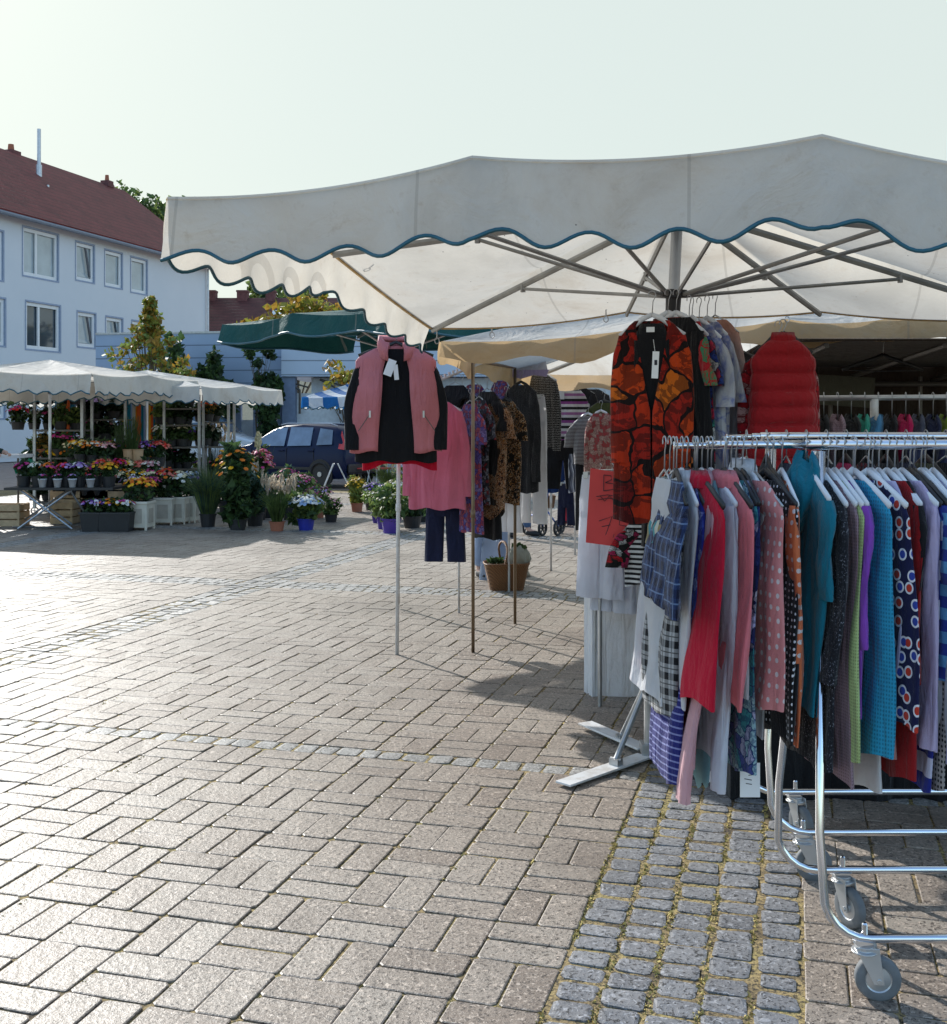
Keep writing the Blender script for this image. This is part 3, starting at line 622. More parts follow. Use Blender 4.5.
rk(695,676,716,'plain white shirt between the tartan shirt and the crimson top','shirt','white',sleeve=None,hw=.18,hem=.18,collar=True,hang='white')
rk(700,690,640,'royal blue printed blouse seen left of the crimson top','blouse','blueprint',sleeve=None,hang='black',hw=.16)
rk(706,684,702,'bright crimson flared top, widest of the red ones','top','crimson',sleeve=None,hw=.21,hem=.27,collar=True,hang='black',dy=-.05,yaw=6)
rk(711,686,762,'longer red shirt whose hem shows under the crimson top','shirt','red2',sleeve=None,hw=.17,hem=.17,collar=True,hang='black')
rk(708,676,797,'navy top with thin pale stripes, hanging lowest at the left','top','navystripe',sleeve=None,hw=.15,hem=.17,hang='black')
rk(716,694,778,'pale pink blouse with a long buttoned cuff','blouse','palepink',sleeve='long',sl=.83,cuff=True,button=True,hw=.2,hem=.19,collar=True,hang='white')
rk(722,713,802,'sheer light aqua scarf top dangling lowest beside the pink cuff','top','chiffon',sleeve=None,hw=.13,hem=.10,point=.03,hang='wire')
rk(726,712,770,'long white blouse between the pink cuff and the coral top','blouse','white2',sleeve='long',sl=.8,hw=.2,hang='white')
rk(735,722,706,'coral top with one dark line above its hem','top','coral',sleeve=None,dy=-.05,yaw=6,hw=.2,hem=.235,collar=True,hang='black')
rk(741,726,758,'coral and white striped tee under the plain coral top','tee','coralstripe',sleeve=None,hw=.15,hem=.15,hang='black')
rk(747,741,706,'plain white tee to the right of the coral top','tee','white',sleeve=None,hw=.19,hem=.19,hang='white')
rk(752,742,784,'teal and navy flowered tunic with a long hem','tunic','tealfloral',sleeve=None,hw=.17,hem=.19,hang='black')
rk(759,750,650,'navy blouse with large pale blossoms under the pale collar','blouse','navyfloral',sleeve=None,hw=.17,hang='black')
rk(764,758,752,'white shirt with a raised collar left of the studded black top','shirt','white',sleeve=None,dy=.05,hw=.17,hem=.15,collar=True,hang='white',drop=.085)
rk(769,756,713,'salmon pink blouse with white dots','blouse','pinkdots',sleeve=None,dy=-.04,yaw=4,hw=.2,hem=.235,hang='wire')
rk(784,778,742,'black tunic with rows of white studs','tunic','blackstuds',sleeve=None,yaw=6,hw=.2,hem=.23,hang='black')
rk(791,786,746,'plain black tunic right of the studded one','tunic','black',sleeve=None,hw=.18,hem=.21,hang='black')
rk(801,799,750,'orange blouse with small white dots','blouse','orangedots',sleeve='long',sl=.44,hw=.19,hem=.19,hang='white',yaw=-7)
rk(826,816,722,'teal hooded jacket with black edging','jacket','teal',sleeve='long',sl=.28,hw=.205,hem=.16,hood=mats['teal'],hang='white',drop=.10,yaw=-2)
rk(842,825,781,'dark grey speckled knit cardigan','cardigan','tweed',sleeve='long',sl=.5,hw=.2,hem=.19,hang='white')
rk(850,842,792,'dusty pink knit seen as a narrow strip left of the lime one','jumper','duskpink',sleeve=None,hw=.19,hem=.19,hang='white')
rk(857,844,763,'lime green knitted top','top','lime',sleeve=None,hw=.2,hem=.23,hang='white')
rk(861,853,787,'peach top with blue hem peeking out below the knits','top','peach',sleeve=None,hw=.12,hem=.13,dy=.03,hang='white')
rk(866,856,722,'plain violet purple top','top','purple',sleeve='long',sl=.4,hw=.2,hem=.2,hang='white')
rk(876,869,762,'turquoise knitted top with a dotted texture','top','turq',sleeve=None,dy=-.02,yaw=5,hw=.205,hem=.22,hang='white')
rk(884,876,704,'pink gingham shirt behind the turquoise knit','shirt','gingham',sleeve=None,hw=.13,hem=.13,dy=.06,hang='white')
rk(889,888,728,'navy blouse with red and blue ring pattern','blouse','rings',sleeve=None,dy=-.03,hw=.2,hem=.25,hang='white',yaw=8)
rk(893,886,766,'pink satin top hanging below the ring patterned blouse','top','satinpink',sleeve=None,hw=.16,hem=.18,hang='white')
rk(897,880,803,'sheer white long top with the lowest hem near the middle','top','white',sleeve=None,hw=.15,hem=.13,point=.03,hang='white')
rk(904,900,690,'pale lavender sleeveless top on a broad white hanger','top','lavender',sleeve=None,hw=.2,hem=.2,hang='white',neck=.12)
rk(913,902,790,'long dark red cardigan','cardigan','darkred',sleeve='long',sl=.5,hw=.19,hem=.19,hang='white',neck=.1)
rk(921,914,735,'black cardigan right of the dark red one','cardigan','black',sleeve='long',sl=.45,hw=.19,hang='white',neck=.1)
rk(929,920,757,'soft lilac blouse with long loose sleeves','blouse','lilac',sleeve='long',sl=.68,hw=.2,hem=.2,hang='white',neck=.1)
rk(937,925,797,'blue and white broad striped long top','top','bluewhite',sleeve=None,hw=.19,hem=.19,hang='black')
rk(941,938,690,'bright blue tee with sky blue stripes','tee','bluestripe',sleeve='short',sl=.25,hw=.2,hang='black')
rk(949,941,796,'grey leopard spotted top at the right edge','top','leospot',sleeve=None,hw=.19,hem=.19,hang='white')
rk(953,945,770,'white lace edged top at the right edge of the nearest rack','top','white',sleeve='long',sl=.6,hw=.2,hang='white')
rk(962,950,772,'lavender tee last in view on the nearest rack','tee','lavender',sleeve='short',hw=.2,hang='white')
# black edging on the teal jacket, paper tag
t=empty('price_tag',G(750,800)*1.0+Vector((0,0,0)),0,'white paper tag hanging under the flowered tunic','tag')
t.location=P(750,780,3.3); mb=MB(); mb.box((0,0,-.0),(.058,.0015,.10),(0,0,0)); mb.tube([(0,0,.05),(0.004,.0,.12)],.001,4); mb.build('card',M['paper'],t)
mb=MB()
for q in range(4): mb.box((rnd(-.006,.006),-.0012,.028-.013*q),(.022-.004*(q%2),.0004,.0022),(0,rnd(-.2,.2),0))
mb.build('print',M['ink'],t)
# second rack: darker clothes seen between and above the first
x=1.0
for i,(mt,lb,ct) in enumerate([('black','black blouse nearest the left end of the second rack','blouse'),('greyjacket','charcoal jacket second on the rear rack','jacket'),('navy','navy long sleeved top on the second rack behind the teal jacket','top'),('steelblue','blue grey top on the second rack','top'),('black','black cardigan on the second rack behind the lime knit','cardigan'),('magenta','magenta top showing between the white hangers','top'),('darkfloral','dark flowered blouse on the second rack','blouse'),('black','black tunic on the second rack behind the ring blouse','tunic'),('navy','navy tunic on the second rack behind the red cardigan','tunic'),('khaki','khaki shirt on the second rack','shirt'),('black','black long coat on the second rack at the right','coat'),('steelblue','dull blue top at the right end of the second rack','top')]):
    garment((x,4.165,1.552),R(-90+rnd(-6,6)),lb,ct,mats[mt],Ln=rnd(.62,.86),sleeve='long',sl=.45,th=.02,fold=.007,drop=.11,hang='black' if i%2 else 'wire'); x+=.073
# third, higher rail with hooded jackets
r3=empty('clothes_rail',P(812,420,5.5)*1.0,0,'higher grey rail with dark hooded jackets behind the two rolling racks','clothes rail'); r3.location.z=0
mb=MB(); x0=P(806,398,5.5).x; mb.tube([(x0,5.5,1.705),(3.6,5.5,1.72)],.014,10); part(mb,'rail',M['alu'],r3,smooth=True)
for xx in(x0+.33,3.4): mb=MB(); mb.tube([(xx,5.5,0.0),(xx,5.5,1.70)],.02,12); part(mb,'post',M['white_metal'],r3,smooth=True)
hoods=['greynavy','black','duskpink','black','mint','steelblue','black','magenta','greynavy','navy','limeg','black','navy']
jn=['grey navy jacket at the left end of the high rail, hood falling left','black jacket second on the high rail','black jacket with pale pink grey hood lining','plain black hooded jacket left of the mint hooded one','black jacket with mint green hood','black jacket with steel blue hood','plain black hooded jacket mid rail','navy jacket with magenta pink hood','navy jacket with grey hood right of the magenta hooded one','navy quilted jacket on the high rail','navy jacket with lime green hood','black hooded jacket near the right edge of the high rail','plain navy jacket last on the high rail']
for i,(h,j) in enumerate(zip(hoods,jn)):
    X=x0+.02+i*.066; garment((X-.0,5.5,1.722),R(-90-14+rnd(-12,12)),j,'jacket',mats['greynavy' if i==0 else 'black' if i<7 else 'puffnavy'],Ln=.8,hw=.2,hem=.22,th=.035,sleeve='long',drop=.165,hang='wire',hood=mats[h])
# ------------------------------------------------------------------ garments hung on the canopy hub
hp=Vector((.93,5.2,0))
def hubg(x,ytop,ybot,Y,yawd,label,cat,mat,w,**k):
    p=P(x,ytop,Y); z=EYE-(ybot-420)*Y/F; d=k.get('drop',.115); k['drop']=d
    return garment(p,R(yawd),label,cat,mats[mat],Ln=p.z-d-z,hw=w,**k)
vg=lambda z: .055 if z<.02 else max(.004,.07*(1-z/.42)) 
tq=hubg(652,294,522,4.92,-14,'long orange, red and black poppy print blouse with a white price tag, nearest the pole','blouse','orange',.15,hem=.17,th=.035,sleeve='long',sl=.55,fold=.012,collar=False,gap=vg,hang='white',sl_out=.02)
mb=MB(); mb.box((.02,-.065,-.31),(.028,.002,.115),(0,.05,0)); mb.tube([(.01,-.05,-.20),(.018,-.064,-.25)],.001,4); mb.build('price_tag',M['paper'],tq)
mb=MB(); mb.box((.022,-.0668,-.30),(.012,.001,.022)); mb.build('barcode',M['ink'],tq)
mb=MB(); mb.grid([[Vector((x*w_,-.012+.004*sin(x*9+z*20),z)) for x in(-1,-.5,0,.5,1)] for z,w_ in((-.128,.05),(-.20,.075),(-.32,.075),(-.45,.05),(-.62,.012))]); lo_=mb.build('black_lining',mats['black'],tq,smooth=True); lo_.modifiers.new('s','SOLIDIFY').thickness=.004
mb=MB(); mb.box((-.005,-.018,-.155),(.035,.003,.022)); mb.build('neck_label',M['paper'],tq)
hubg(668,292,545,5.05,-40,'black blouse with orange poppies just right of the tagged one','blouse','orange',.09,hem=.09,th=.03,sleeve=None,hang='white')
hubg(676,292,582,5.02,-45,'long plain black tunic between the poppy blouses and the pole','tunic','black',.15,hem=.15,th=.03,sleeve='long',hang='white')
hubg(689,298,470,5.10,-66,'multicoloured flowered top right behind the poppy blouses','top','multicol',.15,sleeve='short',th=.03,hang='white')
hubg(692,300,405,5.04,-76,'red tee with green and white blossoms on the pole','tee','redgreen',.12,sleeve='short',sl=.22,hem=.12,th=.03,hang='white',drop=.10)
hubg(699,300,500,5.08,-60,'white blouse with blue tie dye patches','blouse','tiedye',.15,sleeve='short',sl=.3,hem=.17,th=.035,hang='white',fold=.014)
hubg(707,298,515,5.20,-60,'second blue and white tie dye blouse, right of the other','blouse','tiedye',.14,sleeve='short',sl=.3,hem=.15,th=.035,hang='white',fold=.014)
hubg(715,296,505,5.32,-60,'peach to white fading long sleeved blouse, rightmost on the pole','blouse','peachfade',.17,sleeve='long',sl=.6,hem=.17,th=.035,hang='wire',fold=.01)
hubg(731,330,445,5.9,-40,'black coat hanging in the shade left of the red quilted vest','coat','black',.2,sleeve='long',th=.05,hang='black')
# red quilted vest with flowered shirt below
p=P(783,322,5.0)
garment(p,R(-4),'red quilted sleeveless vest with stand collar, facing away','vest',mats['redpuff'],Ln=.56,hw=.135,hem=.155,th=.05,sleeve=None,drop=.075,quilt=.075,collar=True,fold=.002,hang='black',neck=.05)
garment(p+Vector((.0,.075,0)),R(-4),'red flowered shirt worn under the quilted vest, sleeves showing','shirt',mats['redfloral'],Ln=.60,hw=.155,hem=.15,th=.02,sleeve='long',sl=.5,drop=.11,hang='wire',sl_out=.02)
# ------------------------------------------------------------------ white draped table, sign, clothes in front
tb=empty('draped_table',G(620,697),0,'low table wrapped to the ground in plain white cloth left of the racks','table')
p0=G(592,697); p1=p0+Vector((.50,-.02,0)); q0=G(584,692); q1=q0+Vector((.55,.12,0))
mb=MB(); H=.72; rows=[]
for k in range(9):
    t_=k/8; z=H*(1-t_)+.0
    rw=[]
    for (a,b_) in((q0,p0),(p0,p1),(p1,q1)):
        for i in range(12):
            s=i/12; v=a.lerp(b_,s); rw.append(Vector((v.x+.004*t_*sin(s*25),v.y-.006*t_*sin(s*19+1),z+.008*(t_>.9)*sin(s*14))))
    rows.append(rw)
mb.grid(rows); mb.add([p0+Vector((0,0,H)),p1+Vector((0,0,H)),q1+Vector((0,0,H)),q0+Vector((0,0,H))],[(0,1,2,3)])
part(mb,'cloth',FB('plain',[(.84,.84,.86)],trans=.25),tb,smooth=False)
mb=MB()
for a in(p0,p1,q0,q1): c=(p0+p1+q0+q1)/4; v=a.lerp(c,.08); mb.tube([v,v+Vector((0,0,H-.02))],.012,8)
part(mb,'legs',M['steel'],tb)
rl=empty('hanging_rail',(P(596,697,6.4).x,6.35,0),0,'low grey rail behind the red price sign','clothes rail')
mb=MB(); a=P(600,470,6.35); mb.tube([(a.x,6.35,0),(a.x,6.35,a.z),(a.x+.62,6.28,a.z),(a.x+.62,6.28,0)],.012,8); part(mb,'rail',M['steel'],rl)
for i,(x,yb,mt,lb) in enumerate([(600,598,'white2','pale bluish white trousers hanging left under the red sign'),(612,612,'white2','white trousers hanging in the middle under the red sign'),(621,606,'white','bluish white linen trousers behind the white pair'),(634,612,'white2','off white trousers hanging rightmost below the sign')]):
    p=P(x,468,6.3+.02*i); z=EYE-(yb-420)*6.3/F; trousers(p,R(-35-4*i),lb,mats[mt],Ln=p.z-z-.04,w=.13,leg=.075)
p=P(641,500,6.0); garment(p,R(-5),'black and white striped top with red blossoms below the poppy blouses','top',mats['bwstripe'],Ln=.36,hw=.09,hem=.085,th=.02,sleeve='short',sl=.2,drop=.09,neck=.04,slmat=mats['redblackfloral'],hang='wire')
mb=MB()
sg=empty('price_sign',P(615,505,6.05),R(-6),'red paper sign with handwritten price hanging left of the poppy blouse','sign')
mb.add([(-.13,0,.195),(.13,0,.16),(.125,-.01,-.235),(-.155,-.01,-.20)],[(0,1,2,3)]); so_=mb.build('sheet',M['redpaper'],sg); so_.modifiers.new('s','SOLIDIFY').thickness=.0015
def strokes(lines,root,off=(0,0),s=1,y=-.009,r=.0022,name='handwriting'):
    mb=MB()
    for ln in lines: mb.tube([Vector((off[0]+a*s,y-.010*max(0,-(off[1]+b_*s))*0,off[1]+b_*s)) for a,b_ in ln],r,5)
    return mb.build(name,M['ink'],root)
strokes([[(0,0),(.01,1),(.0,.98)],[(.01,1),(.45,.95),(.5,.7),(.1,.52)],[(.1,.52),(.6,.45),(.6,.1),(0,0)],[(.75,.3),(1.05,.38),(1.0,.58),(.8,.5),(.78,.15),(1.05,.08)]],sg,(-.06,.075),.085)
strokes([[(-.1,-.25),(.5,-.16),(1.3,-.28)],[(0,-.42),(.6,-.33),(1.2,-.46)],[(.1,-.2),(.35,-.5),(.6,-.2),(.85,-.5),(1.1,-.22)]],sg,(-.09,.07),.1,r=.0018)
strokes([[(0,.75),(.7,1),(.35,0)],[(.15,.45),(.6,.55)],[(.8,.05),(.75,-.12)],[(1.45,.95),(1.1,.9),(1.08,.55),(1.4,.5),(1.45,.15),(1.1,.05)]],sg,(-.085,-.16),.1)
# ------------------------------------------------------------------ middle stall: rails on thin posts
def posts(label,pa,pb,h,mat,r=.012,bar=True,coil=False):
    e=empty('hanging_rail',(pa.x,pa.y,0),0,label,'clothes rail')
    for p in(pa,pb):
        mb=MB(); mb.tube([(p.x,p.y,0),(p.x,p.y,h)],r,10); mb.tube([(p.x,p.y,h*.46),(p.x,p.y,h*.46+.05)],r*1.35,10); part(mb,'post',mat,e,smooth=True)
    if bar: mb=MB(); mb.tube([(pa.x,pa.y,h-.01),(pb.x,pb.y,h-.01)],r*.9,8); part(mb,'rail',mat,e)
    return e
pA=G(397,655)
e=empty('garment_pole',pA,0,'white slim pole holding up the pink vest','pole'); mb=MB(); mb.tube([(0,0,0),(0.02,0,2.2)],.013,10); mb.build('shaft',M['white_metal'],e,smooth=True); mb=MB(); mb.tube([(.009,0,.98),(.0095,0,1.03)],.019,10); mb.build('clamp',M['white_metal'],e)
posts('bronze coloured rail with two posts in front of the leopard print blouses',G(473,653),G(515,624),2.02,M['bronze'])
posts('white rail with thin posts holding the sweater and white trousers',G(459,613),G(509,592),1.75,M['white_metal'],.010)
posts('white rail with thin posts holding the striped polo shirt',G(551,571),G(575,555),1.9,M['white_metal'],.012)
# notched white arm above the pink sweater
w=empty('display_arm',P(438,382,7.7),0,'white notched display arm rising to the right above the pink sweater','display arm')
mb=MB(); a=Vector((-.02,0,0)); b=P(486,361,8.0)-P(438,382,7.7); mb.tube([a,b],.010,8)
for k in range(13): q=a.lerp(b,(k+.5)/13); mb.tube([q,q+Vector((0,0,.028))],.009,6)
mb.build('arm',M['white_metal'],w)
def mid(x,yt,yb,Y,yawd,wpx,label,cat,mat,**k):
    p=P(x,yt,Y); z=EYE-(yb-420)*Y/F; d=k.get('drop',.105); k['drop']=d
    k.setdefault('hem',wpx*Y/F/2); k.setdefault('th',.035)
    p=p+Vector((0,0,d-.0)); return garment(p,R(yawd),label,cat,mats[mat] if isinstance(mat,str) else mat,Ln=p.z-d-z,hw=wpx*Y/F/2,**k)
# pink vest over black top over red top
vgap=lambda z: .045 if z<.05 else .05+.028*min(1,(z-.05)/.12)+.03*smooth((z-.2)/.5)
v1=mid(396,346,449,7.55,4,80,'open dusty pink zip vest with stand collar hung on the white pole','vest','pinkvest',sleeve=None,hw2=0) if False else None
p=P(396,346,7.5)+Vector((0,0,.10))
vest=garment(p,R(4),'open dusty pink zip vest with stand collar hung on the white pole','vest',mats['pinkvest'],Ln=.70,hw=.265,hem=.305,th=.06,sleeve=None,gap=vgap,drop=.10,neck=.095,fold=.004,hang='black')
rows=[]
for z,rr in((-.035,.098),(-.055,.10),(-.06,.108),(-.02,.112),(.05,.105)):
    rows.append([Vector((rr*cos(a),.052*sin(a),-.10-z-.06*max(0,-sin(a)))) for a in [R(-62+304*j/22) for j in range(23)]])
mb=MB(); mb.grid(rows); c=mb.build('collar',mats['pinkvest'],vest,smooth=True); s=c.modifiers.new('s','SOLIDIFY'); s.thickness=.014
for sx_ in(-1,1):
    mb=MB(); x=sx_*.17+ (0 if sx_<0 else .01); mb.box((x,-.078,-.55),(.012,.006,.045)); mb.build('zip_pull',M['alu'],vest)
    mb=MB(); mb.tube([(x,-.077,-.55),(x+sx_*.075,-.072,-.66)],.003,5); mb.build('pocket_zip',M['dark_steel'],vest)
mb=MB(); mb.box((-.04,-.05,-.245),(.055,.002,.11),(0,.35,0)); mb.box((.0,-.045,-.275),(.03,.002,.10),(0,-.1,0)); mb.build('price_tag',M['paper'],vest)
garment(p+Vector((0,.012,0)),R(4),'black long sleeved top layered under the pink vest','top',mats['black'],Ln=.745,hw=.25,hem=.27,th=.03,sleeve='long',sl=.60,drop=.12,sl_out=.075,slw=.06,hang=None)
garment(p+Vector((.02,.1,0)),R(-2),'red top whose hem corners peek below the black top','top',mats['crimson'],Ln=.80,hw=.2,hem=.25,th=.04,sleeve=None,drop=.12,hang=None,point=-.05)
mid(437,398,506,8.05,-22,58,'bright pink long sleeved sweater right of the vest','sweater','sweater',sleeve='long',sl=.56,hem=.235,hw=.195,sl_out=.05,slw=.055,hang='white',neck=.085) if False else garment(P(437,388,8.05),R(-20),'bright pink long sleeved sweater right of the vest','sweater',mats['sweater'],Ln=.755,hw=.195,hem=.215,th=.05,sleeve='long',sl=.60,sl_out=.05,slw=.055,hang='white',neck=.09,drop=.10)
trousers(P(445,478,8.3),R(-8),'black straight trousers hanging below the pink sweater',mats['navy'],Ln=.57,w=.14,leg=.07,spread=.015)
for (x,yt,yb,Y,yw,w_,lb,ct,mt,kw) in [
 (470,390,532,8.1,-58,40,'purple and red flowered blouse right of the pink sweater','blouse','purplefloral',dict(sleeve='short',hang='wire')),
 (479,386,505,8.2,-58,40,'dark flowered blouse left of the black dress','blouse','darkfloral',dict(sleeve='short',hang='wire')),
 (487,378,538,8.25,-50,44,'black dress behind the leopard print blouses','dress','black',dict(sleeve='short',hang='wire')),
 (493,385,512,8.2,-48,40,'brown and gold leopard print blouse with pointed hem','blouse','leopard',dict(sleeve='short',hang='black',point=.05)),
 (506,388,503,8.4,-48,40,'black and orange speckled blouse right of the leopard print one','blouse','goldblack',dict(sleeve='short',hang='black')),
 (521,372,492,8.7,-40,46,'charcoal jacket left of the white jeans','jacket','greyjacket',dict(sleeve='long',hang='black')),
 (540,362,448,9.6,-48,60,'black polka dot jacket with pale lining edge','jacket','polka',dict(sleeve='long',sl=.58,hang='white')),
 (588,405,465,10.2,-30,34,'black and white zigzag striped top','top','bwzig',dict(sleeve='short',hang='white')),
 (601,402,492,10.0,-35,30,'pale pink flowered blouse left of the poppy print','blouse','pinkfloral',dict(sleeve='long',hang='white')),
 (604,392,470,10.4,-30,46,'olive green jacket in the shade behind the pink flowered blouse','jacket','olive',dict(sleeve='long',hang='black')),
 (587,440,530,10.6,-10,20,'black long dress hanging nearest the ground behind the pinstripe skirt','dress','black',dict(sleeve=None,hang=None)),
 (500,368,420,8.9,-60,40,'mauve striped scarf top above the leopard blouse','top','purplefloral',dict(sleeve=None,hang='wire')),
 (513,374,478,9.3,-55,44,'black cardigan between the leopard blouses and the charcoal jacket','cardigan','black',dict(sleeve='long',hang='wire')),
 (528,376,470,9.9,-40,44,'dark navy shirt behind the charcoal jacket','shirt','navy',dict(sleeve='long',hang='wire')),
 (548,380,492,11.8,-30,40,'blue denim coloured shirt behind the polka dot jacket','shirt','blue',dict(sleeve='long',hang='wire')),
 (578,378,450,11.9,-20,44,'black jacket right behind the striped polo','jacket','black',dict(sleeve='long',hang='wire')),
 (592,380,470,12.2,-20,44,'charcoal tweed jacket behind the zigzag top','jacket','greyjacket',dict(sleeve='long',hang='wire')),
 (612,396,500,10.8,-20,44,'dark flowered dress behind the red sign','dress','darkfloral',dict(sleeve=None,hang='wire')),
 (462,376,470,8.9,-40,44,'navy top behind the pink sweater','top','navy',dict(sleeve='long',hang='wire')),
 (474,372,500,9.1,-50,44,'plum flowered dress behind the dark flowered blouse','dress','purplefloral',dict(sleeve=None,hang='wire')),
 (455,372,400,8.5,-30,40,'black top hanging under the notched arm','top','black',dict(sleeve='short',sl=.1,hang='wire')),
 ]:
    p=P(x,yt,Y); z=EYE-(yb-420)*Y/F; garment(p,R(yw),lb,ct,mats[mt],Ln=p.z-.1-z,hw=w_*Y/F/2*.62+.05,hem=w_*Y/F/2*.62+.05,th=.035,drop=.10,**kw)
p=P(562,372,11.0); g=garment(p,R(-8),'purple, black and white striped polo shirt facing the camera','polo shirt',mats['polo'],Ln=.54,hw=.175,hem=.165,th=.05,sleeve='short',sl=.30,drop=.11,hang='white',slw=.06,name='polo_shirt')
mb=MB(); mb.box((0,-.055,-.20),(.05,.004,.13)); mb.build('placket',mats['white'],g)
trousers(P(563,432,11.2),R(-6),'black trousers below the striped polo shirt',mats['black'],Ln=.52,w=.16,leg=.07,spread=.02)
trousers(P(532,392,9.2),R(-50),'white jeans hanging right of the charcoal jacket',mats['white'],Ln=1.02,w=.17,leg=.08)
trousers(P(507,470,9.2),R(-35),'white cropped trousers behind the bronze post',mats['white'],Ln=.46,w=.12,leg=.075)
trousers(P(566,480,11.6),R(-30),'navy trousers in front of the red trolley bag',mats['navy'],Ln=.42,w=.09,leg=.045)
p=P(578,452,11.0); garment(p,R(-25),'grey pinstripe skirt right of the black trousers','skirt',mats['pin'],Ln=.37,hw=.10,hem=.10,th=.04,sleeve=None,drop=.02,neck=.09,hang=None,name='skirt')
# white and lilac tops folded over a bar
g=empty('folded_tops',P(521,366,9.0),R(-5),'white and lilac tops folded over a hanger bar below the beige valance','folded tops')
mb=MB()
for k in range(5): 
    x=-.16+k*.08; mb.add([(x-.05,-.02,-.03),(x+.05,-.02,-.03),(x+.03,0,.07+rnd(-.02,.03)),(x-.03,.02,.03),(x-.05,.06,-.03),(x+.05,.06,-.03)],[(0,1,2,3),(3,2,5,4)])
mb.build('white_top',mats['white'],g)
mb=MB(); mb.prism([(-.2,-.035),(.22,-.03),(.2,-.085),(.1,-.07),(0,-.10),(-.12,-.08)],-.02,.05); mb.build('lilac_top',mats['lilac'],g)
# ------------------------------------------------------------------ basket, bag, rollator, trolley
def wick():
    m,n,b=newmat('wicker'); t=N(n,'ShaderNodeTexCoord').outputs['Object']; w1=N(n,'ShaderNodeTexWave'); w1.bands_direction='Z'; w1.inputs['Scale'].default_value=34; L(n,t,w1.inputs[0])
    w2=N(n,'ShaderNodeTexWave'); w2.bands_direction='DIAGONAL'; w2.inputs['Scale'].default_value=26; L(n,t,w2.inputs[0]); f=math_(n,'MULTIPLY',w1.outputs['Fac'],w2.outputs['Fac'])
    L(n,ramp(n,f,[(.12,.045,.012),(.42,.19,.06)]),b.inputs['Base Color']); b.inputs['Roughness'].default_value=.6; bump(n,b,f,.8,.01); return m
M['wicker']=wick()
bk=empty('wicker_basket',G(508,592),R(4),'brown wicker basket with a hoop handle standing on the paving','basket')
mb=MB(); rows=[]
for z,sx_,sy_ in((0,.155,.11),(.01,.16,.115),(.12,.185,.135),(.235,.21,.155),(.25,.222,.166),(.262,.215,.16),(.25,.205,.15),(.05,.17,.12)):
    rows.append([Vector((sx_*math.copysign(abs(cos(a))**.5,cos(a)),.16+sy_*math.copysign(abs(sin(a))**.5,sin(a)),z)) for a in [2*PI*j/36 for j in range(36)]])
mb.grid(rows,closed=True); mb.add([r for r in rows[0]],[tuple(range(36))]); mb.build('wickerwork',M['wicker'],bk,smooth=True)
mb=MB(); mb.tube([(-.03+.03*sin(a*2),.02+.30*(1-cos(a))/2,.23+.22*sin(a)) for a in [PI*k/14 for k in range(15)]],.011,8); mb.build('handle',M['wicker'],bk,smooth=True)
cb=empty('shopping_bag',bk.location+Vector((.11,.19,.21)),0,'pale cloth bag with greens stuffed in the basket','bag')
mb=MB(); rows=[]
for i in range(9):
    t=i/8; rr=.105*sin(PI*(.25+.62*t)); rows.append([Vector((rr*cos(2*PI*j/20)*1.1+.012*noise.noise(Vector((j*.6,i*.8,1)))+.05*t*0,rr*sin(2*PI*j/20)*.8+.01*sin(j*2.1+i),.20*t+.01*sin(j*1.7))) for j in range(20)])
mb.grid(rows,closed=True); mb.build('cloth',FB('plain',[(.45,.44,.36)],trans=.3),cb,smooth=True)
M['leaf']=None
def leafm(name,c,tr=.35,var=.5):
    m,n,b=newmat(name); b.inputs['Roughness'].default_value=.55; b.inputs['Specular IOR Level'].default_value=.3; t=N(n,'ShaderNodeTexCoord').outputs['Object']; f,_=ntex(n,t,5,3)
    col=ramp(n,f,[tuple(x*(1-var) for x in c),c,tuple(min(1,x*(1+var)) for x in c)],pos=[.3,.5,.7]); L(n,col,b.inputs['Base Color']); translucent(m,n,b,col,tr); return m
LG=leafm('leaf_green',(.055,.10,.03)); LD=leafm('leaf_dark_green',(.025,.05,.02)); LY=leafm('leaf_yellow_green',(.20,.20,.03)); LB=leafm('leaf_blue_green',(.05,.10,.075)); LL=leafm('leaf_light_green',(.17,.23,.06)); LA=leafm('leaf_autumn',(.30,.18,.03)); LS=leafm('straw_grass',(.50,.42,.32)); BK=plain('bark',(.10,.075,.05),.9,0,.3,20)
mb=MB(); mb.leaves((-.1,.15,.27),(.07,.06,.03),60,.04); mb.build('salad_greens',LG,bk)
mb=MB(); mb.leaves((0,0,.17),(.07,.06,.05),60,.04); mb.build('herb_leaves',LG,cb)
cl=empty('canvas_bag',G(521,580),0,'pale canvas bag leaning behind the wicker basket','bag'); mb=MB(); mb.prism([(-.10,0),(.12,0),(.06,.1),(.03,.22),(-.08,.24)],0.2,.34); mb.build('cloth',FB('plain',[(.5,.45,.36)],trans=.2),cl,bevel=.02)
for (x,y,lb,cm,w_,h_) in [(491,580,'tall translucent white carrier bag left of the basket',(.50,.58,.72),.11,.42),]:
    b_=empty('carrier_bag',G(x,y),0,lb,'bag'); mb=MB(); rows=[]
    for i in range(9):
        t=i/8; rows.append([Vector(((w_*(1-.3*t**2))*cos(2*PI*j/20)+.008*sin(j*2.3+i),.05*(1-.6*t)*sin(2*PI*j/20)+.01*sin(i*2+j),h_*t+.01*sin(j*3)*(t>.8))) for j in range(20)])
    mb.grid(rows,closed=True); mb.build('plastic',FB('plain',[cm],trans=.5,rough=.35),b_,smooth=True)
ro=empty('rollator',G(541,536),0,'blue framed rollator with black spoked wheels and a brown bag','walker')
ry=ro.location.y
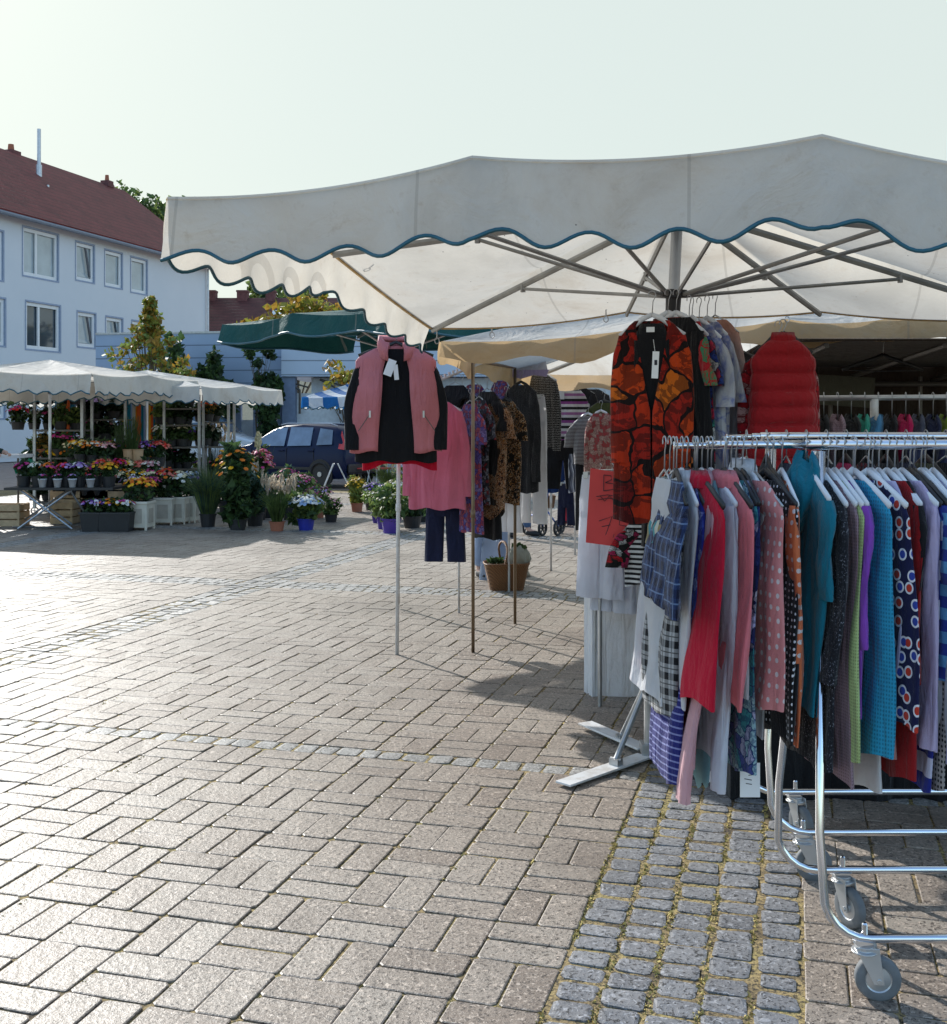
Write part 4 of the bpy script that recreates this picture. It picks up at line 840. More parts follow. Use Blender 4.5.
def wheel(parent,c,r,w_,ax,tyre,rimm,spokes=6,name='wheel'):
    Mx=Matrix.Rotation(ax,3,'Z')@Matrix.Rotation(R(90),3,'X'); mb=MB(); mb.lathe([(r*.80,-w_*.5),(r*.95,-w_*.5),(r,-w_*.25),(r,w_*.25),(r*.95,w_*.5),(r*.80,w_*.5),(r*.80,-w_*.5)],c,26,M=Mx,cap=False); o=mb.build(name,tyre,parent,smooth=True)
    mb=MB(); mb.lathe([(r*.80,-w_*.3),(r*.80,w_*.3),(r*.70,w_*.3),(r*.70,-w_*.3),(r*.80,-w_*.3)],c,26,M=Mx,cap=False); mb.lathe([(r*.2,-w_*.45),(r*.2,w_*.45)],c,12,M=Mx)
    for k in range(spokes):
        a=2*PI*k/spokes; d=Mx@Vector((cos(a),sin(a),0)); mb.tube([Vector(c)+d*r*.15,Vector(c)+d*r*.74],[r*.10,r*.07],6)
    mb.build('rim',rimm,o); return o
for dx,dy,rr in((-.19,.25,.11),(0.02,-.02,.115),(.23,.0,.11),(.30,.35,.11)): 
    wheel(ro,Vector((dx,dy,rr)),rr,.035,R(58),M['black_rubber'],M['black_plastic'])
bm=plain('rollator_blue',(.04,.09,.28),.35,.2)
mb=MB()
for s,dy in((0,0),(0,.42)):
    mb.tube([(.02+.22*(dy>0)*0+ .0,dy-.02,.13),(.03,dy,.26),(.10,dy,.62),(-.04,dy,.90),(-.14,dy,.92)],.013,8); mb.tube([(.06,dy,.38),(.24,dy,.13)],.012,8); mb.tube([(-.19,.25,.13),(-.19,.25,.24),(.04,dy,.33)],.01,8)
mb.tube([(.04,0,.30),(.04,.42,.30)],.010,8); mb.build('frame',bm,ro,smooth=True)
for dy in(0,.42): mb=MB(); mb.tube([(-.04,dy,.90),(-.17,dy,.925)],.019,8); mb.build('handle_grip',M['black_plastic'],ro)
mb=MB(); mb.prism([(-.02,.38),(.18,.38),(.21,.56),(-.04,.56)],.02,.36); mb.build('bag',FB('plain',[(.16,.08,.04)],trans=0),ro,bevel=.015)
tr=empty('trolley_bag',G(569,527),0,'red wheeled trolley bag standing behind the navy trousers','bag')
mb=MB(); mb.prism([(-.10,.05),(.13,.05),(.15,.10),(.15,.40),(.10,.44),(-.08,.44),(-.12,.38)],0,.22); mb.build('body',plain('red_cloth_bag',(.42,.01,.03),.7),tr,bevel=.015)
for s in(-.05,.10): wheel(tr,Vector((s,-.01,.045)),.045,.025,0,M['black_rubber'],M['black_plastic'],4)
mb=MB(); mb.tube([(-.06,.2,.42),(-.08,.2,.85),(.08,.2,.85),(.06,.2,.42)],.009,8); mb.build('handle',M['dark_steel'],tr)
# ------------------------------------------------------------------ people
def skin_mesh(name,mat,parent,verts,edges,rad,root=0,sub=2):
    me=bpy.data.meshes.new(name); me.from_pydata(verts,edges,[]); o=bpy.data.objects.new(name,me); COL.objects.link(o); o.parent=parent; me.materials.append(mat)
    s=o.modifiers.new('skin','SKIN'); s.use_smooth_shade=True
    for i,v in enumerate(me.skin_vertices[0].data): v.radius=rad[i] if isinstance(rad[i],(tuple,list)) else (rad[i],rad[i]); v.use_root=(i==root)
    u=o.modifiers.new('sub','SUBSURF'); u.levels=sub; u.render_levels=sub
    return o
def person(loc,rz,label,coat,trou,shoe,hair,lean=0.0,arm='hang',stride=.12,h=1.68,bag=None,coatlen=.75):
    p=empty('person',loc,rz,label,'person'); k=h/1.7; S=lambda x,y,z:(x*k,(y-lean*max(0,z-.9)*1.0)*k,z*k)   # faces -y
    fl,fr=-stride,stride
    V_=[S(0,0,.93),S(0,0,1.12),S(0,0,1.32),S(0,0,1.44),S(0,-.01,1.53),S(0,-.02,1.61),S(0,-.01,1.70),
        S(.10,0,.86),S(.11,fl*.4-.02,.48),S(.11,fl,.09),S(.11,fl-.13,.035),S(-.10,0,.86),S(-.11,fr*.4-.02,.48),S(-.11,fr,.09),S(-.11,fr-.13,.035)]
    if arm=='push': ar=[(.19,0,1.38),(.24,.02,1.12),(.20,-.24,1.0),(.20,-.31,.99),(.20,-.38,.985)]
    elif arm=='work': ar=[(.19,0,1.38),(.25,-.04,1.12),(.16,-.26,1.08),(.14,-.33,1.07),(.13,-.40,1.05)]
    else: ar=[(.19,0,1.38),(.23,.03,1.10),(.24,-.03,.84),(.24,-.05,.77),(.235,-.07,.70)]
    n0=len(V_); 
    for s in(1,-1): V_+=[S(s*x,y,z) for x,y,z in ar]
    E=[(0,1),(1,2),(2,3),(3,4),(4,5),(5,6),(0,7),(7,8),(8,9),(9,10),(0,11),(11,12),(12,13),(13,14)]
    for q in(0,5): E+=[(3,n0+q)]+[(n0+q+i,n0+q+i+1) for i in range(4)]
    Rr=[(.13,.10),(.12,.09),(.14,.10),(.09,.07),.052,(.075,.09),(.07,.085),.085,.055,.036,.035,.085,.055,.036,.035]+[.05,.038,.027,(.035,.018),(.03,.014)]*2
    Rr=[(tuple(a*k for a in r) if isinstance(r,tuple) else r*k) for r in Rr]
    skin_mesh('body',M['skin'],p,V_,E,Rr)
    # fingers
    for s in(1,-1):
        hx,hy,hz=S(s*ar[4][0],ar[4][1],ar[4][2]); d=(Vector(ar[4])-Vector(ar[3])).normalized()
        d.x*=s; fv=[];fe=[];fr_=[]
        for q in range(4):
            o_=Vector((hx+s*0,hy,hz))+Vector((.016*(q-1.5),0,0)); b0=len(fv); fv+=[o_,o_+d*.035,o_+d*.055+Vector((0,.012,-.012)),o_+d*.06+Vector((0,.03,-.02))]; fe+=[(b0,b0+1),(b0+1,b0+2),(b0+2,b0+3)]; fr_+=[.009,.0085,.008,.007]
            mb=MB(); mb.tube(fv[b0:b0+4],[.010,.009,.0085,.007],7); mb.build('finger',M['skin'],p,smooth=True)
        th_=Vector((hx,hy,hz))-d*.04+Vector((-s*.03,0,0)); mb=MB(); mb.tube([th_,th_+d*.03+Vector((-s*.018,-.005,0)),th_+d*.055+Vector((-s*.015,-.01,0))],[.012,.010,.008],7); mb.build('thumb',M['skin'],p,smooth=True)
    cv=[V_[i] for i in(0,1,2,3)]+[S(0,0,1.475)]; cv=[S(0,.0,.93-(.75-coatlen)*0-.16*(coatlen>.6))]+cv; ce=[(i,i+1) for i in range(5)]; cr=[(.185,.15),(.175,.135),(.16,.12),(.185,.13),(.12,.09),(.07,.07)]
    for s in(1,-1):
        b0=len(cv); cv+=[S(s*x,y,z) for x,y,z in ar[:3]]+[S(s*ar[3][0],ar[3][1]*.97,ar[3][2]+.01)]; ce+=[(4,b0)]+[(b0+i,b0+i+1) for i in range(3)]; cr+=[.075,.058,.046,.042]
    skin_mesh('jacket',coat,p,cv,ce,[(a[0]*k,a[1]*k) if isinstance(a,tuple) else a*k for a in cr],root=2)
    tv=[S(0,0,.95),S(.10,0,.86),S(.11,fl*.4-.02,.48),S(.11,fl,.11),S(-.10,0,.86),S(-.11,fr*.4-.02,.48),S(-.11,fr,.11)]
    skin_mesh('trousers',trou,p,tv,[(0,1),(1,2),(2,3),(0,4),(4,5),(5,6)],[(.17*k,.13*k),.11*k,.078*k,.062*k,.11*k,.078*k,.062*k])
    for s,ff in((1,fl),(-1,fr)):
        sv=[S(s*.11,ff+.05,.045),S(s*.11,ff-.03,.055),S(s*.11,ff-.12,.042),S(s*.11,ff-.18,.035)]; skin_mesh('shoe',shoe,p,sv,[(0,1),(1,2),(2,3)],[.042*k,.048*k,.045*k,.032*k],sub=1)
    hv=[S(0,.03,1.60),S(0,.025,1.68),S(0,.0,1.755)]; skin_mesh('hair',hair,p,hv,[(0,1),(1,2)],[(.08*k,.07*k),(.088*k,.085*k),(.06*k,.065*k)])
    mb=MB(); 
    for s in(1,-1): c=Vector(S(s*.034,-.098,1.64)); mb.lathe([(.001,-.011),(.010,-.005),(.011,0),(.010,.005),(.001,.011)],c,8)
    mb.build('eyes',M['ink'],p,smooth=True)
    mb=MB(); c=Vector(S(0,-.10,1.61)); mb.tube([c+Vector((0,.01,.035)),c+Vector((0,-.012,0)),c+Vector((0,.005,-.008))],[.008,.013,.008],8); mb.build('nose',M['skin'],p,smooth=True)
    mb=MB(); c=Vector(S(0,-.098,1.57)); mb.tube([c-Vector((.02,0,0)),c+Vector((0,-.006,-.002)),c+Vector((.02,0,0))],[.003,.005,.003],6); mb.build('mouth',plain('lips',(.35,.12,.10)),p,smooth=True)
    for s in(1,-1): mb=MB(); c=Vector(S(s*.078,-.01,1.62)); mb.tube([c+Vector((0,0,-.028)),c+Vector((s*.012,.006,0)),c+Vector((0,.004,.028))],[.006,.012,.008],7); mb.build('ear',M['skin'],p,smooth=True)
    return p
hairm=plain('grey_brown_hair',(.16,.12,.09),.7,0,.3,40)
person(G(486,579)+Vector((.05,.05,0)),R(25),'person in pale blue trousers and blue jacket standing behind the hanging clothes',FB('plain',[(.06,.12,.24)],trans=0),FB('plain',[(.36,.46,.66)],trans=.1),M['black_rubber'],hairm,stride=.05,h=1.66)
person(G(516,537),R(80),'person in blue jeans pushing the rollator, mostly hidden by white trousers',FB('plain',[(.05,.06,.09)],trans=0),FB('plain',[(.07,.13,.26)],trans=0),M['black_rubber'],hairm,stride=.16,arm='push',lean=.12,h=1.64)
person(Vector((-7.42,16.9,0)),R(80),'person in a dark green jacket bending over the flower stall, cut off by the frame',FB('plain',[(.012,.04,.035)],trans=0),FB('plain',[(.02,.02,.025)],trans=0),M['black_rubber'],hairm,arm='work',lean=.25,h=1.78)
# ------------------------------------------------------------------ dark sales tent behind the racks
td=empty('sales_tent',(3.2,8.2,0),0,'dark brown tarpaulin sales tent in the shade behind the racks','tent')
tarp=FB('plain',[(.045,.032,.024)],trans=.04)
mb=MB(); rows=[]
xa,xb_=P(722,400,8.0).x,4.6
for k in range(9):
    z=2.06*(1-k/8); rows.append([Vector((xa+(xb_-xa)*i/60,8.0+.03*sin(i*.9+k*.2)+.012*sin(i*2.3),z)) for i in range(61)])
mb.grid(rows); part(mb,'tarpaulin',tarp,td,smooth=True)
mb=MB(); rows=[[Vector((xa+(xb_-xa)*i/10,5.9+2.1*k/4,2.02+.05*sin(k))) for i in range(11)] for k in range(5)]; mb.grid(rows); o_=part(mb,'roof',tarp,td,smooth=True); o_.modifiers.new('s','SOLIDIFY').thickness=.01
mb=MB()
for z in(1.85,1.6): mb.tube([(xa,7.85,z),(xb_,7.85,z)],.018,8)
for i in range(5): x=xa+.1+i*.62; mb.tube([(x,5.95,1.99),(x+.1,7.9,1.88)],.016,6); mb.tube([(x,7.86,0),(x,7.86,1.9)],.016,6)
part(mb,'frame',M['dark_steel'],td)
mb=MB(); mb.box((P(745,388,7.6).x+.55,7.6,1.80),(.62,.03,.20),(0,.06,0)); part(mb,'pale_patch',FB('plain',[(.10,.10,.075)],trans=.1),td)  # patch of slightly paler plain cloth near the back of the tent
hanger(P(883,355,6.6)+Vector((0,0,.1)),R(3),'black','large empty black hanger in the dark tent above the high rail',w=.24,drop=.12)
for i,(x,y_,hh) in enumerate([(P(835,600,5.9).x,6.15,.78)]):  # table added to darken the ground under the racks
    t_=empty('added_dark_table',(x+.9,y_,0),0,'added dark cloth covered table under the high rail, darkening the ground there','table'); mb=MB(); mb.box((x+.9,y_,hh/2),(2.6,.8,hh)); part(mb,'table_cloth',tarp,t_,bevel=.01)
    mb=MB(); mb.box((x+.9,y_,hh+.02),(2.64,.84,.03)); part(mb,'top',M['cratewood'],t_)
dt=empty('added_shade_table',(2.6,5.0,0),0,'added low table draped in black cloth, darkening the ground right behind the rolling racks','table')  # put in to block sun and blacken the space below the rolling racks
mb=MB(); rows=[]
for k in range(7):
    z=.74*(1-k/6); rows.append([Vector((1.10-.02*k/6,5.2,z))]+[Vector((1.08+3.02*i/70,4.78+.02*sin(i*.8)*k/6+.01*sin(i*2.1)*k/6,z)) for i in range(71)])
mb.grid(rows); mb.add([(1.10,4.785,.742),(4.1,4.785,.742),(4.1,5.25,.742),(1.10,5.25,.742)],[(0,1,2,3)]); part(mb,'table_cloth',mats['black'],dt)
mb=MB(); mb.box((2.66,5.02,.72),(2.8,.42,.03)); part(mb,'top',M['cratewood'],dt)
for x in(1.3,4.0): mb=MB(); mb.box((x,5.05,.35),(.05,.05,.7)); part(mb,'leg',M['dark_steel'],dt)
# ------------------------------------------------------------------ blue hatchback
def loft_car(secs,mat,root,name='body'):
    """secs: list of (x, [(y,z)...half section from sill to roof centre])"""
    rows=[]
    for x,hs in secs: rows.append([Vector((x,-y,z)) for y,z in hs]+[Vector((x,y,z)) for y,z in reversed(hs)])
    mb=MB(); mb.grid(rows); mb.add(rows[0],[tuple(range(len(rows[0])))[::-1]]); mb.add(rows[-1],[tuple(range(len(rows[-1])))])
    return mb.build(name,mat,root,smooth=True)
def car(loc,rz,label,cat,paint,prof,belt,glassm,wheels,width,sidew,extra,name='parked_car',windscreen=None):
    c=empty(name,loc,rz,label,cat); W=width/2
    def sec(x,zt,zb=.24):
        zt_=zt; bl=min(belt(x),zt-.02); hs=[(W*.90,zb),(W*.985,zb+.12),(W,zb+.3),(W*.985,bl-.06),(W*.955,bl)]
        up=zt-bl; 
        hs+=[(W*(.955-.13*min(1,up/.55)*.5),bl+up*.5),(W*(.955-.20*min(1,up/.55)),bl+up*.90),(W*(.955-.27*min(1,up/.55)),bl+up*.975),(W*.40,zt),(0.0,zt+.01)]
        return hs
    secs=[(x,sec(x,z,zb)) for x,z,zb in prof]
    b=loft_car(secs,paint,c)
    def side(poly,mt,nm,par,off=.006):
        for s in(-1,1):
            vs=[]
            for x,z in poly:
                # interpolate profile top
                for k in range(len(prof)-1):
                    if prof[k][0]<=x<=prof[k+1][0]: q=(x-prof[k][0])/(prof[k+1][0]-prof[k][0]); zt=prof[k][1]*(1-q)+prof[k+1][1]*q; break
                bl=min(belt(x),zt-.02); up=max(.01,zt-bl); f=(z-bl)/up; m_=min(1,up/.55)
                if f<0: y=W*(.955+.045*min(1,-f*3))
                elif f<.5: y=W*(.955-.13*m_*f)
                else: y=W*(.955-.065*m_-(.135*m_)*(f-.5)/.4)
                vs.append(Vector((x,s*(y+off),z)))
            mb=MB(); mb.add(vs,[tuple(range(len(vs)))] if s<0 else [tuple(range(len(vs)))[::-1]]); o=mb.build(nm,mt,par); m_=o.modifiers.new('s','SOLIDIFY'); m_.thickness=.012; m_.offset=0
    for poly in sidew: side(poly,glassm,'side_window',c,.034)
    extra(c,side,W)
    for x,r_ in wheels:
        for s in(-1,1):
            mb=MB(); mb.lathe([(r_*1.16,-.012),(r_*1.16,.012)],(x,s*(W-.005),r_+.0),28,M=Matrix.Rotation(R(90),3,'X')); mb.build('wheel_arch',M['black_plastic'],c)
            w=wheel(c,Vector((x,s*(W-.06),r_)),r_,.2,0,M['black_rubber'],M['alu'],9)
            mb=MB(); mb.lathe([(r_*.62,-.015),(r_*.60,.015)],(x,s*(W-.06),r_),20,M=Matrix.Rotation(R(90),3,'X')); mb.build('brake_disc',M['dark_steel'],w)
    return c
paint=plain('dark_blue_paint',(.003,.010,.045),.3,0,.08,2,spec=.2)
def belt1(x): return .92+.03*(x/4)
prof=[(0,.50,.30),(.05,.66,.24),(.25,.80,.20),(.75,.93,.2),(1.05,.99,.2),(1.35,1.16,.2),(1.70,1.38,.2),(2.05,1.485,.2),(2.6,1.515,.2),(3.2,1.495,.2),(3.6,1.44,.2),(3.78,1.36,.2),(3.92,1.12,.22),(4.0,.90,.24),(4.03,.62,.26),(4.0,.42,.32)]
def ex1(c,side,W):
    lp=plain('tail_light_red',(.5,.01,.01),.2); lh=plain('headlight_glass',(.55,.58,.6),.1)
    side([(3.80,.92),(3.99,.90),(3.93,1.12),(3.80,1.34)],lp,'tail_light',c,.01)
    side([(.10,.66),(.50,.70),(.62,.86),(.30,.80)],lh,'headlight',c,.01)
    for s in(-1,1):
        mb=MB(); mb.box((1.38,s*(W+.08),1.02),(.12,.18,.13)); mb.build('wing_mirror',paint,c,bevel=.03)
        for x in(1.15,2.25,3.08): mb=MB(); mb.box((x,s*(W-.004),.62),(.010,.012,.62)); mb.build('door_seam',M['black_plastic'],c)
        mb=MB(); 
        for x in(2.10,3.0): mb.box((x,s*(W+.006),.86),(.17,.025,.03))
        mb.build('door_handle',paint,c,bevel=.005)
        mb=MB(); mb.box((2.1,s*(W+.002),.44),(2.9,.02,.07)); mb.build('side_moulding',M['black_plastic'],c,bevel=.006)
        mb=MB(); mb.tube([(1.9,s*W*.70,1.48),(2.1,s*W*.70,1.52),(3.4,s*W*.70,1.515),(3.6,s*W*.70,1.46)],.014,6); mb.build('roof_rail',M['alu'],c)
    mb=MB(); mb.add([(1.08,-W*.82,1.0),(1.08,W*.82,1.0),(1.98,W*.66,1.475),(1.98,-W*.66,1.475)],[(0,1,2,3)]); o=mb.build('windscreen',M['paleglass'],c,loc=(-.02,0,.012))
    mb=MB(); mb.box((4.02,0,.45),(.10,W*1.8,.22)); mb.build('rear_bumper',M['black_plastic'],c,bevel=.03)
    mb=MB(); mb.box((.02,0,.42),(.08,W*1.7,.22)); mb.build('front_bumper',M['black_plastic'],c,bevel=.03)
    mb=MB(); mb.box((4.045,0,.76),(.012,.5,.11)); mb.build('number_plate',M['paper'],c)
    for x in(1.95,2.8):
        for s in(-1,1): 
            mb=MB(); mb.box((x,s*(W*.81),1.08),(.10,.02,.16)); mb.tube([(x,s*W*.8,1.15),(x,s*W*.8,1.2)],.02,6)
gl=plain('car_window_glass',(.12,.18,.27),.1,0,.45,1.6,spec=.9)
ca=R(-30); wv=Vector(((320-473.5)/F*27.0,27.0,0)); oc=wv-Vector((cos(ca)*3.28+sin(ca)*.86*1.0,sin(ca)*3.28-cos(ca)*.86,0))
car(oc,ca,'dark blue hatchback parked side on beyond the flower pots','car',paint,prof,belt1,gl,[(.78,.31),(3.28,.31)],1.72,[[(1.20,.96),(2.18,.97),(2.18,1.42),(1.86,1.39),(1.5,1.20)],[(2.28,.97),(2.98,.99),(2.96,1.42),(2.28,1.425)],[(3.16,1.0),(3.62,1.02),(3.56,1.36),(3.18,1.40)]],ex1)
# white van
wp=plain('white_van_paint',(.62,.65,.70),.25,0,.05,1,spec=.6)
prof2=[(0,.62,.34),(.05,.85,.28),(.3,1.02,.25),(.85,1.16,.25),(1.1,1.28,.25),(1.45,1.60,.25),(1.80,1.88,.25),(2.1,1.95,.25),(3.2,1.97,.25),(4.6,1.95,.25),(4.85,1.90,.25),(4.95,1.2,.28),(4.98,.6,.3)]
def ex2(c,side,W):
    side([(.12,.82),(.55,.93),(.75,1.08),(.30,.98)],plain('van_headlight',(.55,.6,.65),.1),'headlight',c,.01)
    for s in(-1,1): mb=MB(); mb.box((1.42,s*(W+.12),1.32),(.13,.2,.24)); mb.build('wing_mirror',M['black_plastic'],c,bevel=.03)
    mb=MB(); mb.add([(.98,-W*.86,1.25),(.98,W*.86,1.25),(1.80,W*.72,1.87),(1.80,-W*.72,1.87)],[(0,1,2,3)]); mb.build('windscreen',gl,c,loc=(-.03,0,.02))
    mb=MB(); mb.box((0,0,.5),(.08,W*1.8,.28)); mb.build('front_bumper',M['black_plastic'],c,bevel=.03)
    mb=MB()
    for x in(1.25,2.35,3.4): 
        for s in(-1,1): mb.box((x,s*(W-.003),.8),(.012,.012,.9))
    mb.build('door_seam',M['black_plastic'],c)
van=car((P(268,430,31.5).x,32.0,0),R(184),'white van parked facing right behind the flower trolleys','van',wp,prof2,lambda x:1.18,gl,[(.9,.33),(4.0,.33)],1.9,[[(1.32,1.22),(2.28,1.22),(2.28,1.82),(1.85,1.80),(1.5,1.55)]],ex2,name='parked_van')
van.scale=(1,1,1); van.rotation_euler=(0,0,R(180)); 
van2=None
# ------------------------------------------------------------------ apartment house
HC=Vector(((207-473.5)/F*58,58,0)); HV=V.copy(); HU=U.copy()      # far corner of the long facade; facade runs along -V toward us, faces +U
def Ht(px):   # distance back from the corner along the facade for a pixel column
    k=(px-473.5)/F; # (HC.x - t*V.x) = k*(HC.y - t*V.y)
    return (HC.x-k*HC.y)/(V.x-k*V.y)
def Hp(t,h,out=0): v=HC-HV*t+HU*out; return Vector((v.x,v.y,h))
def Hh(px,py): t=Ht(px); Y=(HC-HV*t).y; return t,EYE-(py-420)*Y/F
house=empty('apartment_house',HC,0,'pale blue grey rendered apartment house with red tiled roof','house')
LEN=34.0; EH=9.65; DEP=10.0; RH=13.45
def facade_m():
    m,n,b=newmat('render_wall'); t=N(n,'ShaderNodeTexCoord').outputs['Object']; f,_=ntex(n,t,.25,5,.6); g,_=ntex(n,t,30,3)
    L(n,ramp(n,f,[(.56,.60,.65),(.63,.66,.70)],pos=[.3,.7]),b.inputs['Base Color']); b.inputs['Roughness'].default_value=.85; bump(n,b,g,.2,.01); return m
fm=facade_m()
wins=[(-14,3,230,279),(23,58,231,278),(76,94,244,281),(105,122,252,287),(131,147,259,293),(-12,5,298,345),(26,60,304,350),(77.5,95.5,313,347),(106,122.5,318,352),(132,147,322,352)]
openings=[]
for (x0,x1,y0,y1) in wins:
    t0,ta=Hh(x0,y0); t1,_=Hh(x1,y1); _,h1=Hh((x0+x1)/2,y0); _,h0=Hh((x0+x1)/2,y1); openings.append((t1,t0,h0,h1))
# ground floor row, hidden by stalls and fence
for (t1,t0,h0,h1) in list(openings[5:]): openings.append((t1,t0,h0-2.75,h1-2.75))
ts=sorted({0,LEN}|{round(v,3) for o in openings for v in o[:2]}); hs=sorted({0,EH}|{round(v,3) for o in openings for v in o[2:]})
mb=MB()
for i in range(len(ts)-1):
    for j in range(len(hs)-1):
        tm=(ts[i]+ts[i+1])/2; hm=(hs[j]+hs[j+1])/2
        if any(o[0]<tm<o[1] and o[2]<hm<o[3] for o in openings): continue
        mb.add([Hp(ts[i],hs[j]),Hp(ts[i+1],hs[j]),Hp(ts[i+1],hs[j+1]),Hp(ts[i],hs[j+1])],[(0,1,2,3)])
for t in(0,LEN):
    mb.add([Hp(t,0),Hp(t,EH),Hp(t,RH-.15,-DEP/2),Hp(t,EH,-DEP),Hp(t,0,-DEP)],[(0,1,2,3,4)])
mb.add([Hp(0,0,-DEP),Hp(LEN,0,-DEP),Hp(LEN,EH,-DEP),Hp(0,EH,-DEP)],[(0,1,2,3)])
part(mb,'wall',fm,house)
mb=MB(); # reveals
frm=plain('window_frame_white',(.70,.72,.74),.4,0,.03); rev=plain('window_reveal_blue',(.27,.33,.45),.7,0,.1)
for i,(t1,t0,h0,h1) in enumerate(openings):
    big=(t0-t1)>1.6; d=-.13
    wd=MB()
    def bar(ta,tb_,ha,hb,o0=-.12,o1=-.06):
        vs=[Hp(ta,ha,o0),Hp(tb_,ha,o0),Hp(tb_,hb,o0),Hp(ta,hb,o0),Hp(ta,ha,o1),Hp(tb_,ha,o1),Hp(tb_,hb,o1),Hp(ta,hb,o1)]
        wd.add(vs,[(0,1,2,3),(7,6,5,4),(0,4,5,1),(1,5,6,2),(2,6,7,3),(3,7,4,0)])
    f_=.14; g_=.004
    bar(t1+g_,t1+f_,h0+g_,h1-g_); bar(t0-f_,t0-g_,h0+g_,h1-g_); bar(t1+f_,t0-f_,h0+g_,h0+f_); bar(t1+f_,t0-f_,h1-f_,h1-g_)
    if big: tm=t1+(t0-t1)*.60; bar(tm-.06,tm+.06,h0+f_,h1-f_)
    wf=part(wd,'window',frm,house)
    rv=MB(); 
    for (a,b_) in(((t1,h0),(t0,h0)),((t0,h0),(t0,h1)),((t0,h1),(t1,h1)),((t1,h1),(t1,h0))): rv.add([Hp(a[0],a[1],.0),Hp(b_[0],b_[1],.0),Hp(b_[0],b_[1],-.2),Hp(a[0],a[1],-.2)],[(0,1,2,3)])
    # thin painted surround standing proud of the render
    for (a0,a1,b0,b1) in((t1-.07,t1,h0-.07,h1+.07),(t0,t0+.07,h0-.07,h1+.07),(t1,t0,h0-.07,h0),(t1,t0,h1,h1+.07)):
        q=[Hp(a0,b0,.012),Hp(a1,b0,.012),Hp(a1,b1,.012),Hp(a0,b1,.012)]; rv.add(q,[(0,1,2,3)])
    rv.build('surround',rev,wf)
    pn=MB(); pn.add([Hp(t1,h0,-.15),Hp(t0,h0,-.15),Hp(t0,h1,-.15),Hp(t1,h1,-.15)],[(0,1,2,3)])
    pn.build('pane',M['glass'] if i in(6,) else M['paleglass'],wf)
    if i in(2,7,8):     # tilted open sash
        sx_=MB(); sa=[Hp(t1+.2,h0+.16,-.10),Hp(t0-.2,h0+.16,-.10),Hp(t0-.2,h1-.16,-.45),Hp(t1+.2,h1-.16,-.45)]; sx_.add(sa,[(0,1,2,3)]); sx_.build('tilted_sash',M['paleglass'],wf)
        sx_=MB(); sx_.tube([Hp(t1+.25,h0+.2,-.05),Hp(t1+.55,h1-.16,-.052)],.05,4); sx_.build('sash_edge',M['glass'],wf)
def rooftile(name,c):
    m,n,b=newmat(name); t=N(n,'ShaderNodeTexCoord').outputs['Object']; sp=N(n,'ShaderNodeSeparateXYZ'); L(n,t,sp.inputs[0])
    f=math_(n,'FRACT',math_(n,'MULTIPLY',sp.outputs[2],4.2)); g,_=ntex(n,t,1.2,6,.65); g2,_=ntex(n,t,9,3)
    col=ramp(n,math_(n,'ADD',math_(n,'MULTIPLY',g,.6),math_(n,'MULTIPLY',g2,.4)),[tuple(x*.55 for x in c),c,tuple(x*1.35 for x in c)],pos=[.35,.5,.65]); col=mixc(n,math_(n,'MULTIPLY',math_(n,'LESS_THAN',f,.2),.55),col,tuple(x*.3 for x in c))
    L(n,col,b.inputs['Base Color']); b.inputs['Roughness'].default_value=.75; bump(n,b,f,.6,.03); return m
rt=rooftile('roof_tiles_red',(.15,.028,.026))
mb=MB(); ov=.45; sl_=(RH-EH)/(DEP/2)
a=[Hp(-.35,EH-ov*sl_+.05,ov),Hp(LEN+.3,EH-ov*sl_+.05,ov),Hp(LEN+.3,RH+.05,-DEP/2),Hp(-.35,RH+.05,-DEP/2)]
b_=[Hp(-.35,EH-ov*sl_+.05,-DEP-ov),Hp(LEN+.3,EH-ov*sl_+.05,-DEP-ov)]
mb.add(a+b_,[(0,1,2,3),(3,2,5,4)]); rf=part(mb,'roof',rt,house); sm=rf.modifiers.new('s','SOLIDIFY'); sm.thickness=.14; sm.offset=-1
mb=MB(); mb.tube([Hp(-.35,EH-.31,ov+.04),Hp(LEN,EH-.31,ov+.04)],.085,8); part(mb,'gutter',plain('gutter_grey',(.16,.19,.24),.5),house)
mb=MB(); mb.tube([Hp(.12,EH-.35,.12),Hp(.12,0,.12)],.06,8); part(mb,'downpipe',plain('pale_downpipe',(.6,.62,.64),.4),house)
chm=plain('chimney_brick',(.13,.05,.05),.85,0,.3,6)
def chimney(px0,px1,ytop,ybot,out):
    tm=Ht((px0+px1)/2); 
    # on the ridge, find t for the ridge line
    k=((px0+px1)/2-473.5)/F; b0=HC+HU*out; t=(b0.x-k*b0.y)/(V.x-k*V.y); Y=(b0-HV*t).y; h1=EYE-(ytop-420)*Y/F; h0=EYE-(ybot-420)*Y/F-.6
    w=(px1-px0)*Y/F*.75; c=Hp(t,(h0+h1)/2,out); mb=MB(); mb.box(c,(w,w,h1-h0),(0,0,-TH)); mb.box(Vector((c.x,c.y,h1-.25)),(w*1.12,w*1.12,.14),(0,0,-TH))
    o=mb.build('chimney',chm,rf,loc=(0,0,0)); 
    mb=MB(); mb.lathe([(w*.25,0),(w*.2,.3)],(c.x,c.y,h1),10); mb.build('chimney_pot',M['terracotta'],o); return o
chimney(101,113,181,193,-5.0); chimney(2,20,151,168,-5.3)
mb=MB(); k=(39-473.5)/F; b0=HC-HU*3.5; t=(b0.x-k*b0.y)/(V.x-k*V.y); Y=(b0-HV*t).y
